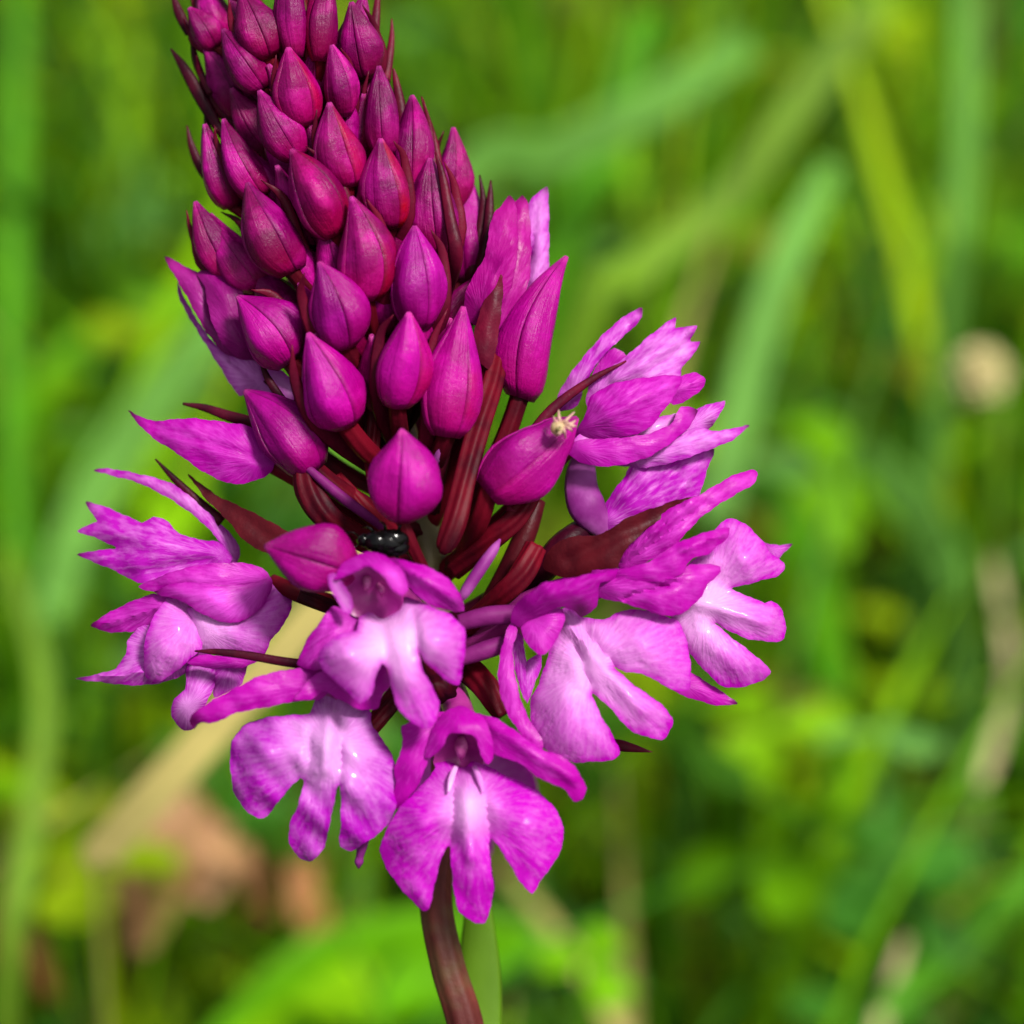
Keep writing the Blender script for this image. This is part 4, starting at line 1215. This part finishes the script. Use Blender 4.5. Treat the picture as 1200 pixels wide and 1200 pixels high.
# ---- blades one can tell apart behind the flower
def to_ground(spine, drop, thin=1.0):
    """3-D points of a blade given in photo pixels, then bent down to the ground from its last point"""
    k_ = 0.62 if len(spine[0]) == 4 and spine[0][2] < -2000 and max(p[3] for p in spine) < 100 else 1.0
    pts = [np.append(np.array(at(x, y, d)), k_ * w_ * PX * (DIST - d) / DIST) for x, y, d, w_ in spine]
    if drop and thin < 1:
        b = pts[-1]
        for f_ in (0.02, 0.15, 0.5, 1.0):
            p = b.copy()
            p[:3] = b[:3] + np.array((-0.004, 0.004, 0)) * f_
            p[2] = b[2] * (1 - f_) - 0.004 * f_
            p[3] = b[3] * thin
            pts.append(p)
    elif drop:
        a, b = pts[-2], pts[-1]
        dv = (b - a)[:3]
        dv /= np.linalg.norm(dv)
        q = b.copy()
        h = b[2]
        p1 = np.append(b[:3] + dv * 0.02 + np.array((0, 0, -0.3 * h)), b[3] * 0.9)
        p2 = np.append(b[:3] + dv * 0.03 + np.array((0, 0.004, 0)), b[3] * 0.6)
        p2[2] = -0.005
        p1[2] = max(p1[2], 0.004)
        pts += [p1, p2]
    return np.array(pts)


def blade(name, mat, spine, label, cat='grass blade', group=None, drop=True, fold=0.3, nseg=26, round_=False, thin=1.0):
    sp = catmull(to_ground(spine, drop, thin), nseg)
    o0 = sp[-1, :3].copy()
    o0[2] = max(0.0, o0[2])
    C, W = sp[:, :3] - o0, np.maximum(sp[:, 3], 0.0003) / 2
    T = np.gradient(C, axis=0)
    T /= np.linalg.norm(T, axis=1)[:, None] + 1e-12
    P, F = [], []
    if round_:
        Us = [np.cross(t, (0.2, 0.9, 0.1)) for t in T]
        Us = [u / np.linalg.norm(u) for u in Us]
        Vs = [np.cross(u, t) for u, t in zip(Us, T)]
        P, F = rings_mesh('', C, Us, Vs, W, W, 10)
    else:
        tw = random.uniform(-0.3, 0.3)
        for i in range(len(C)):
            v = np.array(CAMPOS) - (C[i] + o0)
            v /= np.linalg.norm(v)
            u = np.cross(T[i], v)
            u /= np.linalg.norm(u) + 1e-9
            v = np.cross(u, T[i])
            a = tw * (1 + i / len(C))
            u, v = u * math.cos(a) + v * math.sin(a), v * math.cos(a) - u * math.sin(a)
            for s in (-1, -0.5, 0, 0.5, 1):
                P.append(C[i] + u * (W[i] * s) - v * (W[i] * fold * (1 - abs(s))))
        for i in range(len(C) - 1):
            for j in range(4):
                a = i * 5 + j
                F.append((a, a + 1, a + 6, a + 5))
    me = bpy.data.meshes.new(name)
    me.from_pydata([tuple(p) for p in P], [], F)
    smooth(me)
    o = link(name, me, mat)
    o.location = o0
    if not round_:
        mo = o.modifiers.new('thickness', 'SOLIDIFY')
        mo.thickness = 0.0003
    return tag(o, label, cat, group)


G_ = {k: grass_mat('blade_' + k, c=c, trans=tr) for k, c, tr in (
    ('lime', (0.15, 0.47, 0.003), 0.4), ('green', (0.09, 0.34, 0.005), 0.35), ('olive', (0.15, 0.29, 0.014), 0.3), ('pale', (0.15, 0.38, 0.055), 0.35),
    ('straw', (0.60, 0.50, 0.17), 0.35), ('tan', (0.52, 0.45, 0.22), 0.25), ('brown', (0.30, 0.13, 0.06), 0.15), ('cream', (0.72, 0.62, 0.30), 0.2), ('rust', (0.34, 0.14, 0.02), 0.2))}
GB = 'broad grass blades in the blurred meadow'
blade('dry_stalk', G_['straw'], [(470, 600, -1500, 38), (350, 742, -1500, 44), (230, 878, -1500, 46), (130, 988, -1500, 46), (112, 1008, -1500, 34)], 'pale dry straw stalk slanting down over the dead leaves', 'dry stalk', thin=0.07)
blade('grass_blade', G_['green'], [(25, -60, -3600, 30), (18, 200, -3500, 44), (12, 450, -3400, 46), (30, 760, -3200, 48), (20, 1000, -3000, 46), (-10, 1120, -2900, 40)], 'tall straight mid-green blade standing alone, farthest from the seed head')
blade('grass_blade', G_['olive'], [(5, 640, -2500, 26), (50, 800, -2400, 40), (40, 950, -2300, 48), (10, 1150, -2200, 48)], 'short yellow-green blade curving beside the tall straight blade')
blade('grass_blade', G_['olive'], [(1045, -20, -3200, 62), (930, 130, -3100, 66), (850, 235, -3050, 64), (740, 320, -2950, 60), (690, 370, -2900, 50)], 'long olive blade slanting between two pale green blades')
blade('grass_blade', G_['pale'], [(880, 50, -3500, 60), (770, 120, -3400, 80), (650, 180, -3300, 84), (540, 215, -3200, 70)], 'wide pale green blade leaning towards the topmost buds')
blade('grass_blade', G_['pale'], [(975, 190, -2800, 40), (915, 320, -2700, 70), (875, 450, -2600, 76), (840, 600, -2500, 70)], 'pale green steep blade between the olive blade and the seed head', thin=0.3)
blade('grass_blade', G_['pale'], [(1132, -60, -3200, 46), (1133, 100, -3100, 48), (1124, 260, -3000, 46), (1116, 330, -3000, 40)], 'upright pale blade standing above the cream seed head')
blade('grass_blade', G_['green'], [(1230, 1010, -2600, 50), (1120, 1115, -2500, 54), (1020, 1215, -2400, 54)], 'mid green blade slanting low past the short straw stalk')
blade('grass_blade', G_['pale'], [(300, 340, -3200, 70), (190, 460, -3100, 92), (110, 580, -3000, 92), (60, 720, -2900, 70)], 'wide pale blade arching behind the lone pointed sepal', thin=0.3)
blade('grass_blade', G_['pale'], [(1010, 520, -3400, 30), (1050, 570, -3300, 76), (1100, 640, -3200, 80), (1120, 700, -3100, 50)], 'short pale green leaf below the cream seed head')
blade('grass_blade', G_['lime'], [(630, 1105, -2700, 30), (540, 1120, -2700, 110), (430, 1140, -2600, 130), (330, 1190, -2500, 110)], 'broad lime green leaf low beside the dead brown leaf')
blade('grass_blade', G_['lime'], [(330, 330, -4200, 30), (240, 350, -4100, 80), (130, 390, -4000, 80), (40, 470, -3900, 60)], 'bright lime blade arching above the wide pale blade by the pointed sepal')
blade('grass_blade', G_['green'], [(760, 10, -3900, 60), (700, 200, -3800, 70), (640, 330, -3700, 70)], 'deep green blade between the buds and the long olive blade')
blade('grass_blade', G_['green'], [(900, 560, -3300, 40), (960, 700, -3200, 66), (980, 860, -3100, 60)], 'mid green blade rising between the orchid lips and the tan stalk')
blade('dry_stalk', G_['tan'], [(1155, 630, -3000, 8), (1170, 690, -2950, 20), (1184, 790, -2900, 22), (1164, 880, -2850, 24), (1152, 915, -2800, 16)], 'pale tan bent stalk under the cream seed head', 'dry stalk', thin=0.3)
blade('dry_stalk', G_['tan'], [(1062, 1100, -2500, 14), (1044, 1160, -2450, 22), (1022, 1240, -2400, 22)], 'short straw stalk rising from the grass beside the low slanting blade', 'dry stalk')

# cream seed head: scales round a core on a stalk
sh = bpy.data.objects.new('seed_head', None)
hp = at(1148, 440, -2800)
sh.location = (hp.x, hp.y + 0.004, 0)
COL.objects.link(sh)
tag(sh, 'cream rounded seed head on a brownish stalk above the tan stalk', 'seed head')
sc = (DIST + 2800) / DIST
ROOT = np.array(sh.location)
st = catmull([np.append(np.array(at(1150, 470, -2800)), 0.0011), np.append(np.array(at(1165, 560, -2800)), 0.001), (hp.x + 0.002, hp.y + 0.006, 0.03, 0.001), (hp.x, hp.y + 0.004, -0.005, 0.001)], 16)
T = np.gradient(st[:, :3], axis=0)
Us = [np.cross(t, (0, 1, 0)) for t in T]
Us = [u / np.linalg.norm(u) for u in Us]
Vs = [np.cross(u, t) / np.linalg.norm(np.cross(u, t)) for u, t in zip(Us, T)]
P, F = rings_mesh('', st[:, :3] - ROOT, Us, Vs, st[:, 3], st[:, 3], 8)
me = bpy.data.meshes.new('stalk')
me.from_pydata([tuple(p) for p in P], [], F)
smooth(me)
link('stalk', me, G_['olive'], sh)
c0 = np.array(hp) - ROOT
proto = None
for i in range(46):
    ga = i * 2.39996
    zz = 1 - 2 * (i + 0.5) / 46
    rr_ = math.sqrt(1 - zz * zz)
    dv = Vector((rr_ * math.cos(ga), rr_ * math.sin(ga), zz))
    if proto is None:
        Ls, wd = 0.0026, 0.0013
        P = [(0, 0, 0), (wd, 0, Ls * 0.4), (wd * 0.7, 0, Ls * 0.8), (0, 0, Ls), (-wd * 0.7, 0, Ls * 0.8), (-wd, 0, Ls * 0.4), (0, wd * 0.6, Ls * 0.45), (0, -wd * 0.6, Ls * 0.45)]
        F = [(0, 1, 6), (1, 2, 6), (2, 3, 6), (3, 4, 6), (4, 5, 6), (5, 0, 6), (1, 0, 7), (2, 1, 7), (3, 2, 7), (4, 3, 7), (5, 4, 7), (0, 5, 7)]
        me = bpy.data.meshes.new('scale')
        me.from_pydata(P, [], F)
        me.materials.append(G_['cream'])
        proto = me
    o = bpy.data.objects.new('scale', proto)
    COL.objects.link(o)
    o.parent = sh
    o.location = Vector(c0) + dv * 0.0009
    o.rotation_euler = (dv + Vector((0, 0, 0.5))).to_track_quat('Z', 'Y').to_euler()
ROOT = np.zeros(3)


# dead leaves lying in the grass, lower left
def dead_leaf(px, py, d, L, wd, mat, label, az):
    c = at(px, py, d)
    o = None
    n = 12
    P, F = [], []
    ca, sa = math.cos(az), math.sin(az)
    for i in range(n):
        t_ = i / (n - 1)
        hw = wd * math.sin(math.pi * (0.06 + 0.9 * t_)) ** 0.7
        for s in np.linspace(-1, 1, 7):
            lx, ly = (t_ - 0.5) * L, s * hw
            lz = 0.35 * wd * s * s + 0.010 * math.sin(t_ * 3.0) + 0.002 * math.sin(t_ * 17 + s * 4)
            P.append((lx * ca - ly * sa, lx * sa + ly * ca, lz + ly * 0.55))
    for i in range(n - 1):
        for j in range(6):
            a = i * 7 + j
            F.append((a, a + 1, a + 8, a + 7))
    me = bpy.data.meshes.new('dead_leaf')
    me.from_pydata(P, [], F)
    smooth(me)
    o = link('dead_leaf', me, mat)
    o.location = c
    mo = o.modifiers.new('thickness', 'SOLIDIFY')
    mo.thickness = 0.0004
    return tag(o, label, 'dead leaf')


M['dead'] = simple_mat('dead_leaf_skin', (0.30, 0.14, 0.05), (0.60, 0.36, 0.17), 130, 0.6, 0.3, c3=(0.50, 0.18, 0.08))
M['dead2'] = simple_mat('rusty_leaf_skin', (0.22, 0.08, 0.02), (0.40, 0.17, 0.04), 130, 0.6, 0.2)
dead_leaf(225, 1085, -2700, 0.0165, 0.0062, M['dead'], 'curled pinkish-brown dead leaf under the straw stalk', 0.5)
dead_leaf(335, 1120, -2700, 0.011, 0.0038, M['dead2'], 'small rusty orange dead leaf beside the curled brown one', -0.4)
dead_leaf(10, 1185, -2600, 0.010, 0.004, M['dead2'], 'small orange leaf scrap at the foot of the curving yellow-green blade', 0.2)
